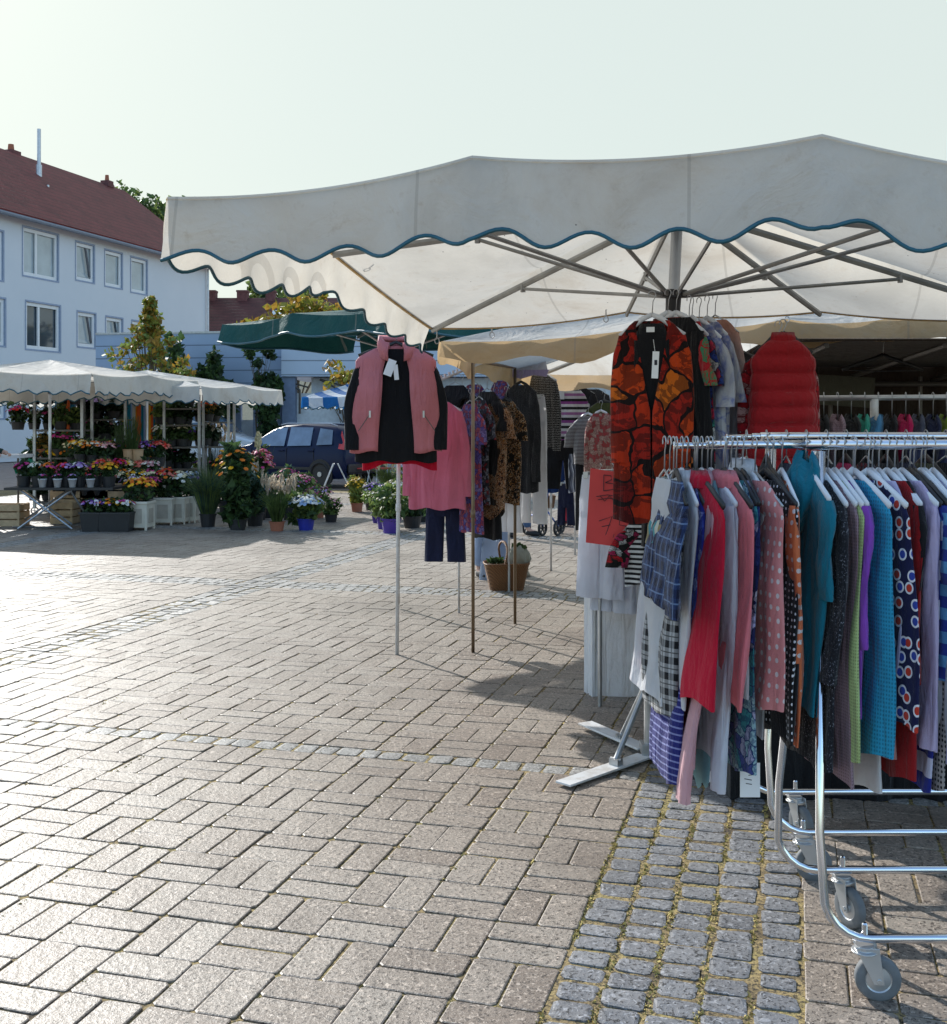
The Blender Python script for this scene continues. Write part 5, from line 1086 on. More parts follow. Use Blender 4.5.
mb.tube([Hp(t,EYE-(190-420)*Y/F-.2,-3.5),Hp(t,EYE-(165-420)*Y/F,-3.5)],.13,10); mb.tube([Hp(t,EYE-(165-420)*Y/F,-3.5),Hp(t,EYE-(129-420)*Y/F,-3.5)],.085,10); mb.build('flue_pipe',plain('pale_flue',(.55,.57,.60),.35,.3),rf)
for (px,y0,y1,o_) in((48,185,206,-2.6),(91,213,224,-2.0)):
    k=(px-473.5)/F; b0=HC+HU*o_; t=(b0.x-k*b0.y)/(V.x-k*V.y); Y=(b0-HV*t).y; mb=MB(); mb.tube([Hp(t,EYE-(y1-420)*Y/F-.3,o_),Hp(t,EYE-(y0-420)*Y/F,o_)],.06,8); mb.build('vent_pipe',M['alu'],rf)
def skylight(px,py,o_):
    k=(px-473.5)/F; b0=HC+HU*o_; t=(b0.x-k*b0.y)/(V.x-k*V.y); z=EH+(-o_)*sl_+.12; q=[Hp(t-.5,z-.12,o_+.18),Hp(t+.5,z-.12,o_+.18),Hp(t+.5,z+.12,o_-.18),Hp(t-.5,z+.12,o_-.18)]; mb=MB(); mb.add(q,[(0,1,2,3)]); o=mb.build('roof_window',plain('pale_skylight',(.7,.72,.74),.2),rf)
skylight(131,222,-2.6); skylight(57,201,-3.4); skylight(3,182,-3.2)
# ------------------------------------------------------------------ fence wall and flat roofed garage
def clad(name,c,pitch=2.6):
    m,n,b=newmat(name); t=N(n,'ShaderNodeTexCoord').outputs['Object']; sp=N(n,'ShaderNodeSeparateXYZ'); L(n,t,sp.inputs[0]); f=math_(n,'FRACT',math_(n,'MULTIPLY',sp.outputs[2],pitch)); g,_=ntex(n,t,.6,5)
    col=ramp(n,g,[tuple(x*.9 for x in c),c],pos=[.35,.65]); col=mixc(n,math_(n,'LESS_THAN',f,.08),col,tuple(x*.4 for x in c)); L(n,col,b.inputs['Base Color']); b.inputs['Roughness'].default_value=.5; bump(n,b,f,.5,.03); return m
ck=clad('blue_grey_cladding',(.33,.42,.56)); YW=34.0
fa=P(97,335,YW+1); fb=P(284,334,YW)
fw=empty('cladding_wall',((fa.x+fb.x)/2,YW+.5,0),0,'blue grey wall of horizontal boards running behind the small yellow tree','wall')
def wallbox(mb,a,b,z0,z1,th):
    a=Vector((a[0],a[1],0)); b=Vector((b[0],b[1],0)); d=(b-a); mb.box(((a+b)/2+Vector((0,0,(z0+z1)/2))),(d.length,th,z1-z0),(0,0,math.atan2(d.y,d.x)))
mb=MB(); wallbox(mb,fa,fb,2.2,fa.z,.16); part(mb,'boards',ck,fw)
mb=MB(); wallbox(mb,fa,fb,0,1.6,.10); part(mb,'base',plain('white_plinth',(.50,.54,.58),.8),fw)
mb=MB()
for i in range(9): q=fa.lerp(fb,i/8); mb.box((q.x,q.y-.06,1.15),(.35,.22,2.3))
part(mb,'post',plain('grey_blue_post',(.20,.25,.35),.8),fw)
mb=MB(); wallbox(mb,fa,fb,fa.z,fa.z+.06,.22); part(mb,'coping',M['steel'],fw)
ga=empty('garage',((P(340,400,YW).x),YW,0),0,'flat roofed pale blue garage with boarded fascia behind the blue car','garage')
gx0,gx1=P(283,376,YW-.2).x,P(640,376,YW).x; zf0,zf1=EYE-(377-420)*YW/F,EYE-(336-420)*YW/F
mb=MB(); mb.box(((gx0+gx1)/2,YW+2.0,(zf0+zf1)/2),(gx1-gx0,5.0,zf1-zf0)); part(mb,'fascia',clad('pale_cladding',(.44,.53,.66),2.4),ga)
mb=MB(); mb.box(((gx0+gx1)/2+.5,YW+2.6,zf0/2-.01),(gx1-gx0-.6,5,zf0-.02)); part(mb,'wall',plain('pale_garage_wall',(.50,.55,.60),.8),ga)
for x in(gx0+.2,P(352,400,YW).x,P(430,400,YW).x,P(520,400,YW).x): mb=MB(); mb.box((x,YW-.2,zf0/2-.005),(.38,.4,zf0-.01)); part(mb,'column',plain('grey_column',(.17,.22,.32),.8),ga)
mb=MB(); mb.box((P(322,400,YW).x,YW+.02,1.35),(1.5,.1,2.1)); part(mb,'door',plain('white_garage_door',(.56,.60,.63),.6),ga)
for x in(P(298,380,YW).x,P(338,380,YW).x): mb=MB(); mb.tube([(x-.5,YW-.3,zf0-.08),(x+.1,YW-.3,zf0-.4),(x+.1,YW-.3,zf0-1.1)],.04,6); mb.tube([(x-.5,YW-.3,zf0-.08),(x+.35,YW-.3,zf0-.32)],.025,5); part(mb,'bracket',M['dark_steel'],ga)
# far red roofed house
fh=empty('far_house',P(270,400,78),0,'distant house with dark red roof and chimneys beyond the board wall','house'); Yf=78
X0,X1=P(190,300,Yf).x,P(352,300,Yf).x; zr=EYE-(290-420)*Yf/F; ze=EYE-(334-420)*Yf/F
mb=MB(); mb.add([(X0,Yf,ze-.3),(X1,Yf,ze-.3),(X1,Yf+5,zr),(X0,Yf+5,zr),(X0,Yf+10,ze),(X1,Yf+10,ze)],[(0,1,2,3),(3,2,5,4)]); rfo=part(mb,'roof',rooftile('dark_red_tiles',(.10,.028,.026)),fh)
mb=MB(); mb.box(((X0+X1)/2,Yf+5,ze/2-.2),(X1-X0-.6,9,ze-.4)); mb.add([(X1-.2,Yf+.5,ze-.4),(X1-.2,Yf+9.5,ze-.4),(X1-.2,Yf+5,zr-.2)],[(0,1,2)]); part(mb,'wall',plain('far_wall',(.5,.45,.33),.8),fh)
for px,w in((213,.5),(243,.75),(271,.65)):
    c=P(px,284,Yf+5); c.z=zr; mb=MB(); mb.box((c.x,c.y,zr-.1),(w,.8,1.2)); mb.box((c.x,c.y,zr+.45),(w*1.1,.9,.14)); o=mb.build('chimney',chm,rfo)
for px,py in((281,312),): 
    mb=MB(); f_=(py-290)/44; mb.box((P(px,py,Yf+2.5).x,Yf+2.4,zr-(zr-ze)*.5+.1),(1.2,.15,.7),(R(-50),0,0)); mb.build('roof_window',frm,rfo)
# ------------------------------------------------------------------ trees and shrubs
def tree(label,base,h,cr,leafmat,n,ls,cz=None,trunk_r=.12,cone=False,clumps=26,name='tree',cat='tree',sq=1.0):
    t=empty(name,base,0,label,cat); mb=MB(); tp=[Vector((.03*sin(k*1.7)*k,.03*cos(k*2.1)*k,h*.86*k/6)) for k in range(7)]; mb.tube(tp,[trunk_r*(1-.8*k/6) for k in range(7)],9)
    lm=MB(); cz=cz or h*.6
    for k in range(clumps):
        if cone:
            q=(k+.5)/clumps; z=h*(.36+.62*q); rr=cr*(1-q)**1.3*rnd(.05,1.35); a=k*2.4; c=Vector((rr*cos(a),rr*sin(a),z)); cs=cr*.17*(1-q*.5)*rnd(.7,1.2)
        else:
            d=Vector((rnd(-1,1),rnd(-1,1),rnd(-1,1))); d=d.normalized()*rnd(.45,.95); c=Vector((d.x*cr,d.y*cr,cz+d.z*cr*sq)); cs=cr*rnd(.24,.42)
        s=tp[min(6,max(1,int(c.z/h*6)-1))]; mb.tube([s,s.lerp(c,.5)+Vector((0,0,-.04*h*.3)),c],[trunk_r*.35,trunk_r*.22,trunk_r*.08],5,cap=False)
        lm.leaves(c,(cs,cs,cs*.75),n//clumps,ls,nm=len(leafmat))
    mb.build('trunk',BK,t); lm.build('crown',leafmat,t); return t
tree('small conical tree with yellowing leaves in front of the board wall',G(150,457)*1.0+Vector((0,0,0)) if False else Vector((P(150,400,30).x,30,0)),EYE+(420-296)*30/F,1.8,[LY,LA,LL],2600,.10,cone=True,clumps=75,trunk_r=.07)
tree('tall green tree rising behind the roof of the apartment house',Vector((P(147,200,80).x,80,0)),18.4,4.1,[LG,LL,LG],9000,.26,cz=14.0,trunk_r=.3,clumps=44)
tree('yellow leaved tree in front of the far red roof',Vector((P(298,300,50).x,50,0)),7.3,2.6,[LA,LY],2600,.24,cz=5.4,trunk_r=.14,clumps=30,sq=.55)
tree('pale green treetop behind the ridge of the far house',Vector((P(292,284,92).x,92,0)),13.2,3.6,[LL,LG],1600,.4,cz=10.5,trunk_r=.2,clumps=20)
tree('slim tree with yellow leaves beside the garage column',Vector((P(348,380,31).x,31,0)),3.3,.8,[LA,LY],500,.11,cz=2.45,trunk_r=.05,clumps=14)
tree('tiny bare stemmed tree against the board wall',Vector((P(258,350,33).x,33,0)),3.9,.55,[LG,LD],300,.11,cz=3.5,trunk_r=.04,clumps=10,sq=.6)
def bush(label,x0,x1,y0,y1,Y,mts,n,ls,name='shrub'):
    c=P((x0+x1)/2,(y0+y1)/2,Y); w=(x1-x0)*Y/F/2; hh=EYE-(y0-420)*Y/F; t=empty(name,(c.x,Y,0),0,label,'shrub')
    mb=MB(); lm=MB()
    for k in range(16):
        z=rnd(.25,.95)*hh*.92; xx=rnd(-.8,.8)*w*(1.1-.5*z/hh); cc=Vector((xx,rnd(-.3,.3),z)); mb.tube([(xx*.2,0,0),(xx*.7,0,z*.5),cc],[.03,.02,.008],5); lm.leaves(cc,(w*.34,.35,hh*.15),n//16,ls,nm=len(mts))
    mb.build('stems',BK,t); lm.build('leaves',mts,t); return t
bush('dark green bush climbing the board wall left of the conical tree top',163,188,326,400,33.2,[LD,LG],900,.14)
bush('dark ivy covered bush on the board wall above the white canopy',190,238,338,400,33.2,[LD,LG],1500,.14)
bush('dark green shrub standing left of the garage column',248,286,362,420,32.8,[LD,LG],1500,.13)
# ------------------------------------------------------------------ flower stall
FLC=dict(pink=(.60,.06,.25),magenta=(.45,.02,.20),white=(.75,.74,.68),yellow=(.75,.42,.01),orange=(.72,.18,.01),red=(.55,.015,.01),purple=(.16,.05,.35),lilac=(.42,.28,.55),cream=(.68,.60,.38),palepink=(.65,.32,.35),blue=(.30,.42,.62),salmon=(.62,.16,.12))
FM={k:leafm('petal_'+k,v,.3,.2) for k,v in FLC.items()}
def blooms(mb,c,rad,n,r,mi=0,top=.2,nm=1):
    for _ in range(n):
        a=rnd(0,2*PI); q=math.sqrt(rnd(0,1)); p=Vector((c[0]+rad[0]*q*cos(a),c[1]+rad[1]*q*sin(a),c[2]+rad[2]*(math.sqrt(max(0,1-q*q*.9))-top)+rnd(-.2,.1)*rad[2])); m_=mi+random.randrange(nm); rr=r*rnd(.7,1.2)
        tilt=Vector((cos(a)*q,sin(a)*q,1.0)).normalized(); e1=tilt.cross(Vector((0,1,.3))).normalized(); e2=tilt.cross(e1)
        k=6; vs=[p+tilt*rr*.25]+[p+(e1*cos(2*PI*j/k)+e2*sin(2*PI*j/k))*rr for j in range(k)]+[p-tilt*rr*.3]
        mb.add(vs,[(0,1+j,1+(j+1)%k) for j in range(k)]+[(k+1,1+(j+1)%k,1+j) for j in range(k)],m_)
def pot_mb(r0,r1,h,sq=False):
    mb=MB(); 
    if sq: mb.box((0,0,h/2),(r1*2,r1*2,h),taper=r0/r1); mb.box((0,0,h-.012),(r1*2.12,r1*2.12,.025))
    else: mb.lathe([(r0,0),(r1,h*.9),(r1*1.08,h*.9),(r1*1.1,h),(r1*.95,h),(r1*.9,h*.85)],n=16)
    return mb
def pot(label,loc,potm,r,h,cols,spread,fh,nf=60,fr=.022,leafs=None,nl=150,ls=.045,cat='potted flowers',name='potted_flowers',sq=False,tag_=False,leafz=None,group=None):
    t=empty(name,loc,rnd(0,3) if not sq else rnd(-.1,.1),label,cat,group); pot_mb(r*.8,r,h,sq).build('pot',potm,t,smooth=False)
    leafs=leafs or [LG,LD]; lm=MB(); nc=9
    for q in range(nc):
        a=q*2.4+rnd(-.4,.4); rr=spread*rnd(.15,.75); z=h+fh*(q+.6)/nc; cs=spread*rnd(.28,.55); lm.leaves((rr*cos(a),rr*sin(a),z),(cs,cs,min(cs,fh*.35)),nl//nc,ls*rnd(.7,1.15),aspect=2.3,nm=len(leafs))
    for q in range(14): a=rnd(0,6.3); rr=spread*rnd(.5,1.15); lm.tube([(0,0,h*.9),(rr*.5*cos(a),rr*.5*sin(a),h+fh*.6),(rr*cos(a),rr*sin(a),h+fh*rnd(.5,1.1))],[.006,.004,.002],3,cap=False)
    lm.leaves((0,0,h+fh*.4),(spread*.5,spread*.5,fh*.45),nl//3,ls,nm=len(leafs)); lm.leaves((0,0,h+fh*.1),(r,r,fh*.3),nl//4,ls,nm=len(leafs)); lm.build('leaves',leafs,t)
    if cols: mb=MB(); blooms(mb,(0,0,h+fh*.62),(spread,spread,fh*.5),nf,fr,nm=len(cols)); mb.build('blooms',[FM[c] for c in cols],t,smooth=False)
    if tag_: mb=MB(); mb.box((spread*.5,-spread*.5,h+fh*.75),(.06,.003,.09),(.2,0,.2)); mb.tube([(spread*.45,-spread*.45,h),(spread*.5,-spread*.5,h+fh*.75)],.003,4); mb.build('price_label',M['paper'],t)
    return t
YS=17.0
def PX(px,Y): return (px-473.5)*Y/F
def ZY(py,Y): return EYE-(py-420)*Y/F
sp_=[]
for (x0_,x1_,Y_,zs,nm_) in [(30,78,19.45,(.2,.62,.95,1.42,1.85),'left'),(82,122,20.45,(.2,.75,1.2,1.6),'middle'),(157,190,20.85,(.3,.7,1.1,1.5,1.82),'right'),(196,219,21.15,(.5,1.1,1.55),'rightmost')]:
    for zi,z in enumerate(zs):
        for q in range(4 if x1_-x0_>30 else 2):
            sp_.append((x0_+4+(x1_-x0_-6)*q/(3.0 if x1_-x0_>30 else 1.2)+rnd(-1,1),Y_+.14,z+.016,zi,q,nm_))
# front trestle table
tt=empty('trestle_table',(PX(58,16.6),16.6,0),0,'black topped trestle table with crossed steel legs at the flower stall','table')
tz=ZY(487,16.6); x0,x1=PX(8,16.6),PX(116,16.6); mb=MB(); mb.box(((x0+x1)/2,16.85,tz-.02),(x1-x0,.8,.035)); part(mb,'top',M['black_plastic'],tt)
for s in(16.5,17.2):
    mb=MB(); mb.tube([(PX(20,s),s,tz-.04),(PX(72,s),s,.02)],.016,6); mb.tube([(PX(72,s),s,tz-.04),(PX(18,s),s,.02)],.016,6); part(mb,'crossed_leg',M['steel'],tt)
mb=MB(); mb.tube([(PX(12,16.5),16.52,.04),(PX(70,16.5),16.52,.04)],.016,6); mb.tube([(PX(95,16.5),16.52,.02),(PX(70,16.5),16.5,tz-.04)],.016,6); part(mb,'stretcher',M['dark_steel'],tt)
seq=[('magenta',['pink','magenta'],'bright pink bloom bowl at the left of the trestle table'),('white',['white','cream'],'white bloom bowl on the trestle table'),('orange',['orange','pink'],'orange and pink blooms on the trestle table'),('p2',['pink','red','lilac'],'pink and lilac blooms in the middle of the trestle table'),('p3',['lilac','white','purple'],'lilac and white blooms on the trestle table'),('p4',['orange','magenta','yellow'],'orange blooms with magenta ones on the trestle table'),('p5',['yellow','orange'],'golden yellow blooms at the right end of the trestle table')]
for i,(k,c,lb) in enumerate(seq):
    pot(lb,(PX(24+i*14.5,16.8)+rnd(-.02,.02),16.75+rnd(-.08,.08),tz),M['blackpot'],.10,.15,c,.15,.20,46,.028,nl=90)
for i,px in enumerate((42,57,72,90)):
    t=empty('flower_cup',(PX(px,16.5),16.52,tz),0,['white cup of blooms leftmost on the table edge','white cup of blooms second on the table edge','white cup of blooms third on the table edge','white cup of blooms rightmost on the table edge'][i],'cup'); mb=MB(); mb.lathe([(.042,0),(.062,.115),(.066,.115),(.064,.125)],n=16); mb.build('cup',M['whitecup'],t,smooth=True); mb=MB(); mb.leaves((0,0,.15),(.06,.06,.04),30,.04); mb.build('leaves',LD,t); mb=MB(); blooms(mb,(0,0,.16),(.07,.07,.04),12,.022,nm=2); mb.build('blooms',[FM['pink'],FM['lilac']],t)
# black crates of pansies on the ground
for i,(px,c,lb) in enumerate([(92,['lilac','purple','pink'],'black tray of lilac pansies on the ground by the trestle'),(108,['yellow','orange','lilac'],'black tray of yellow pansies on the ground, middle'),(122,['magenta','white','yellow'],'black tray of mixed pansies nearest the white bucket')]):
    pot(lb,(PX(px,16.3),16.35,0),M['blackpot'],.145,.28,c,.17,.18,46,.028,nl=110,sq=True,tag_=(i!=1))
# white square flower buckets
def bucket(label,loc,h,w,cols,fh,spread,nf=60,leafs=None,r=.03,rz=-.1,mt=None):
    t=empty('flower_bucket',loc,rz,label,'flower bucket'); mb=MB(); mb.box((0,0,h/2+.02),(w,w,h-.04),taper=.92); 
    mb.box((0,0,h-.02),(w*1.06,w*1.06,.04))
    for sx_ in(-1,1):
        for sy_ in(-1,1): mb.box((sx_*w*.44,sy_*w*.44,h*.45),(w*.10,w*.10,h*.9)); 
    mb.build('bucket',mt or M['cream'],t,bevel=.006); mb=MB(); mb.box((0,-w*.478,h*.5),(w*.56,.012,h*.5)); mb.box((w*.478,0,h*.5),(.012,w*.5,h*.5)); mb.build('side_panel',plain('recess_panel',(.42,.37,.30),.7),t)
    lm=MB(); lm.leaves((0,0,h+fh*.35),(spread*.85,spread*.85,fh*.45),120,.06,nm=2); lm.build('leaves',leafs or [LG,LD],t)
    mb=MB(); blooms(mb,(0,0,h+fh*.6),(spread,spread,fh*.45),nf,r,nm=len(cols)); mb.build('blooms',[FM[c] for c in cols],t); return t
for (px,Y,h,w,c,fh,sp,lb,nf) in [
 (140,16.6,.42,.34,['yellow','orange'],.36,.25,'cream bucket of sunflower yellow blooms nearest the camera',80),
 (154,17.6,.40,.22,['magenta','pink'],.34,.17,'cream bucket of magenta blooms behind the sunflower bucket',50),
 (166,17.4,.42,.30,['red','orange','salmon'],.46,.20,'cream bucket of tall red and orange stems',50),
 (180,17.5,.42,.24,['white','cream'],.40,.19,'cream bucket of white blooms right of the red stems',60),
 (191,17.7,.42,.22,['purple','blue','white'],.40,.17,'cream bucket of purple and white blooms at the right end of the row',50),
 ]: bucket(lb,(PX(px,Y),Y,0),h,w,c,fh,sp,nf)
# stepped display of bunches on wooden crates
def crate(label,loc,sx_,sy_,h,rz=0):
    t=empty('wooden_crate',loc,rz,label,'crate'); mb=MB(); n=max(2,int(h/.11))
    for k in range(n):
        z=h*(k+.5)/n
        for s in(-1,1): mb.box((0,s*sy_/2,z),(sx_,.012,h/n*.82)); mb.box((s*sx_/2,0,z),(.012,sy_-.014,h/n*.82))
    for a in(-1,1):
        for b_ in(-1,1): mb.box((a*(sx_/2-.02),b_*(sy_/2-.02),h/2),(.03,.03,h))
    mb.box((0,0,h-.05),(sx_-.02,sy_-.02,.01)); mb.build('slats',M['cratewood'],t); return t
for (px,Y,zb_,w,h,lb) in [(84,18.0,.0,.9,.62,'pale wooden crate stack base behind the trestle, left'),(107,18.0,.0,.7,.62,'pale wooden crate behind the yellow blooms'),(128,18.3,.0,.8,.60,'wooden crate under the red and white bunches'),(75,17.9,.63,.34,.3,'small pale crate standing on the left crate'),(93,18.0,.63,.34,.24,'small pale crate next to the taller small crate')]: crate(lb,(PX(px,Y),Y,zb_),w,.45,h)
for (px,Y,zb_,c,sp,lb) in [(80,18.1,.94,['yellow','cream'],.20,'cream and yellow bunch high on the crates, left'),(92,18.15,.92,['white','orange'],.22,'white and orange bunch high on the crates'),(104,18.2,.90,['white','palepink'],.20,'white bunch high on the crates, right'),(104,17.9,.64,['red','salmon'],.18,'red bunch on the middle crate'),(117,17.95,.64,['red','magenta'],.17,'dark red bunch beside the red one'),(127,18.1,.61,['cream','yellow'],.16,'cream yellow bunch on the right crate'),(141,18.15,.61,['salmon','red'],.17,'salmon bunch near the canopy pole'),(151,18.1,.61,['palepink','white'],.17,'pale pink bunch right of the canopy pole'),(132,17.3,.40,['white','lilac'],.20,'white and lilac bunch behind the sunflowers'),(148,17.2,.40,['pink','magenta'],.20,'bright pink bunch behind the sunflower bucket'),(66,17.6,.52,['lilac','pink'],.17,'lilac wrapped bunch in brown paper')]:
    pot(lb,(PX(px,Y),Y,zb_),M['blackpot'],.09,.12,c,sp,.22,70,.028,nl=80,cat='flower bunch',name='flower_bunch')
pw=empty('paper_bundle',(PX(132,18.3),18.35,.64),0,'brown paper wrapped bundles of tall grass beside the canopy pole','flower bunch')
for dx in(-.07,.08): mb=MB(); mb.lathe([(.06,0),(.09,.42),(.10,.44)],(dx,0,.05),12); mb.build('paper',M['kraft'],pw)
mb=MB(); 
for k in range(120): a=rnd(-.14,.14); mb.tube([(a*.5,rnd(-.05,.05),.4),(a*1.1,rnd(-.08,.08),.9+rnd(-.2,.15))],[.004,.002],3,cap=False)
mb.build('grass',[LG],pw)
tg=empty('tall_grass_plant',(PX(119,18.2),18.5,.5),0,'tall reedy green plant with orange blooms left of the paper bundles','plant'); mb=MB()
for k in range(160): a=rnd(-.2,.2); mb.tube([(a*.4,rnd(-.08,.08),0),(a,rnd(-.12,.12),.95+rnd(-.25,.2))],[.006,.002],3,cap=False)
mb.build('stems',[LG],tg); pot_mb(.1,.13,.2).build('pot',M['blackpot'],tg); mb=MB(); blooms(mb,(0,0,.35),(.18,.1,.15),8,.04); mb.build('blooms',FM['orange'],tg)
# wheeled plant trolleys with shelves
def trolley(label,x0,x1,Y,z1,shelves,plants,dp=.5):
    t=empty('plant_trolley',((x0+x1)/2,Y,0),0,label,'trolley')
    for x in(x0,x1):
        for dy in(0,dp): mb=MB(); mb.box((x,Y+dy,z1/2+.06),(.045,.045,z1-.1)); part(mb,'upright',M['steel'],t)
    for z in shelves: mb=MB(); mb.box(((x0+x1)/2,Y+dp/2,z),(x1-x0-.05,dp,.03)); part(mb,'shelf',M['dark_steel'],t)
    for x in(x0,x1):
        for dy in(0,dp): wheel(t,Vector((x,Y+dy,.07))-t.location,.065,.03,.3,M['grey_rubber'],M['alu'],4,'castor')
    return t
trdef=[('left plant trolley with yellow pots on its middle shelf',PX(30,19),PX(78,19),19.2,[.2,.62,.95,1.42],[(.62,['yellowpot'],[(52,['orange'],LG),(66,['yellow'],LG)])]),
 ('middle plant trolley with potted purple and pink blooms',PX(80,20),PX(122,20),20.2,[.2,.75,1.2,1.6],[]),
 ('right plant trolley with herbs on shelves near the white van',PX(155,20),PX(191,20),20.6,[.3,.7,1.1,1.5,1.8],[]),
 ('rightmost plant trolley of blue grey tubes in front of the white van',PX(194,20.2),PX(220,20.2),20.9,[.5,1.1,1.55],[])]
for lb,x0,x1,Y,sh,_ in trdef: trolley(lb,x0,x1,Y,2.05,sh,None)
k=0
shelfplants=[(44,19.4,.96,'terracotta',None,'rust brown bushy pot plant at the left end of a high shelf',[LA,LD]),(18,19.0,1.42,'blackpot',['red','magenta'],'dark red pot plant high at the far left',[LD,LG]),(60,19.4,1.43,'blackpot',None,'leafy green pot plant on the top shelf of the left trolley',[LG,LL]),(30,19.3,.63,'terracotta',None,'grey green pot plant near the person in green',[LB,LD]),
 (50,19.35,.635,'yellowpot',['yellow'],'plant in a yellow pot, left of the two',[LG,LD]),(67,19.35,.635,'yellowpot',['orange'],'plant in a yellow pot, right of the two',[LG,LD]),(59,19.3,.965,'blackpot',['pink','magenta'],'pink geranium on the middle shelf left of the pole',[LG]),(69,19.4,.965,'blackpot',['red','pink'],'red geranium on the middle shelf right of the pole',[LG]),
 (84,20.4,1.61,'blackpot',['purple','lilac'],'purple blooms on the top shelf of the middle trolley',[LD]),(96,20.4,1.61,'blackpot',['lilac'],'dark leafy plant with few lilac blooms, top shelf',[LD]),(88,20.4,1.21,'blackpot',['pink','white'],'pink and white geranium on the middle trolley',[LG]),(104,20.4,1.21,'blackpot',['white','palepink'],'white geranium on the middle trolley',[LD]),(114,20.4,1.61,'blackpot',None,'dark fern on the top shelf of the middle trolley',[LD]),
 (161,20.8,1.51,'blackpot',None,'herb pot leftmost on the upper shelf of the right trolley',[LL]),(170,20.8,1.51,'blackpot',None,'dark herb pot in the middle of the upper shelf',[LG]),(180,20.8,1.51,'blackpot',None,'bushy dark herb at the right of the upper shelf',[LD]),(162,20.8,1.11,'blackpot',['white'],'small white flowering herb on the lower shelf',[LL,LG]),(172,20.8,1.11,'blackpot',None,'low green herb tray in the middle of the lower shelf',[LG]),(182,20.8,1.11,'blackpot',['cream'],'cream flowering herb at the right of the lower shelf',[LG]),(166,20.8,.71,'blackpot',None,'dark seedling tray on the third shelf',[LD]),(208,21.1,1.56,'blackpot',['red','orange'],'red leaved plant on the top of the rightmost trolley',[LD,LA]),(206,21.1,1.11,'blackpot',None,'dark green plant on the rightmost trolley',[LD])]
for (px,Y,z,pm,c,lb,lf) in shelfplants:
    pot(lb,(PX(px,Y),Y,z+.016),M[pm],.11 if pm!='yellowpot' else .12,.13 if pm!='yellowpot' else .19,c,.19,.26,34,.032,leafs=lf,nl=170,ls=.05,cat='pot plant',name='pot_plant')
for i,(px0,px1,y0,y1,Y,lb) in enumerate([(55,76,394,436,20.4,'striped orange and blue cloth hanging behind the left trolley'),(118,156,392,470,21.2,'striped teal, orange and yellow cloth hanging behind the canopy pole')]):
    t=empty('striped_cloth',(PX((px0+px1)/2,Y),Y,ZY(y0,Y)),0,lb,'cloth'); w=(px1-px0)*Y/F; hh=(y1-y0)*Y/F; mb=MB(); rows=[[Vector((-w/2+w*j/24,.02*sin(j*1.1+i),-hh*k_/6)) for j in range(25)] for k_ in range(7)]; mb.grid(rows)
    o=mb.build('cloth',FB('vstripes',[(.55,.10,.02),(.01,.16,.26),(.25,.35,.6),(.6,.32,.03)],3.1+i,trans=.3),t,smooth=True)
bc=empty('counter_table',(PX(6,16.9),17.6,0),0,'stall counter with green film at the left edge','table'); z_=ZY(455,17.6); mb=MB(); mb.box((PX(2,17.6),17.8,z_-.02),(.62,.6,.05)); part(mb,'top',M['whitecup'],bc); mb=MB(); 
for dx in(-.25,.25): mb.tube([(PX(2,17.6)+dx,17.6,0),(PX(2,17.6)+dx,17.6,z_)],.018,6)
part(mb,'leg',M['dark_steel'],bc)
t=empty('green_film',(PX(24,16.9),17.0,tz+.12),0,'crumpled green plastic film on the left of the trestle table','film'); mb=MB(); mb.leaves((0,0,.12),(.18,.12,.12),26,.14,aspect=1.2); mb.build('film',FB('plain',[(.01,.25,.13)],trans=.4,rough=.3),t)
# crates and bins under the tables
for i,(px,Y,s_,lb) in enumerate([(66,17.6,.34,'brown wooden crate on the ground under the trestle table'),(8,17.2,.5,'dark box under the counter at the left edge')]):
    t=crate(lb,(PX(px,Y),Y,0),s_,.4,.34)
# ------------------------------------------------------------------ potted plants in the middle of the square
def grass(label,loc,potm,r,h,hg,mt,n=220,sp=.22,plume=None,fr=None):
    t=empty('grass_plant',loc,0,label,'pot plant'); pot_mb(r*.8,r,h).build('pot',potm,t); mb=MB()
    for k in range(n):
        a=rnd(0,2*PI); q=sp*math.sqrt(rnd(0,1)); hh=hg*rnd(.6,1.05); mb.tube([(cos(a)*q*.25,sin(a)*q*.25,h*.8),(cos(a)*q*.7,sin(a)*q*.7,h+hh*.6),(cos(a)*q*1.25,sin(a)*q*1.25,h+hh*(1-.25*q/sp))],[.004,.003,.0012],3,cap=False)
    mb.m=[random.randrange(len(mt)) if isinstance(mt,list) else 0 for _ in mb.m]; mb.build('blades',mt,t)
    if plume:
        mb=MB()
        for k in range(fr or 14): a=rnd(0,2*PI); q=sp*rnd(.2,1.2); c=Vector((cos(a)*q,sin(a)*q,h+hg*rnd(.85,1.12))); mb.leaves(c,(.018,.018,.07),26,.025,aspect=3,vert=1)
        mb.build('plumes',plume,t)
    return t
def GP(px,py): g=G(px,py); return g
grass('tall blue green grass in a black pot at the left of the pot group',GP(208,527),M['blackpot'],.12,.20,.80,[LB,LL],620,.34)
grass('tall straw coloured grass behind the pot group with feathery plumes',GP(214,505),M['blackpot'],.12,.2,1.15,[LB],260,.34,LS,44)
pot('bushy sunflower plant with orange yellow blooms, tallest in the pot group',GP(238,530),M['blackpot'],.13,.16,['yellow','orange'],.30,1.0,26,.045,[LG,LD],900,.085,name='sunflower_plant')
pot('golden rudbeckia at the back left of the pot group',GP(226,512),M['blackpot'],.13,.2,['orange','yellow'],.26,.85,26,.04,[LG,LB],500,.07)
pot('leafy green plant filling the centre of the pot group',GP(255,526),M['blackpot'],.13,.2,None,.28,.55,0,.03,[LD,LB],600,.07)
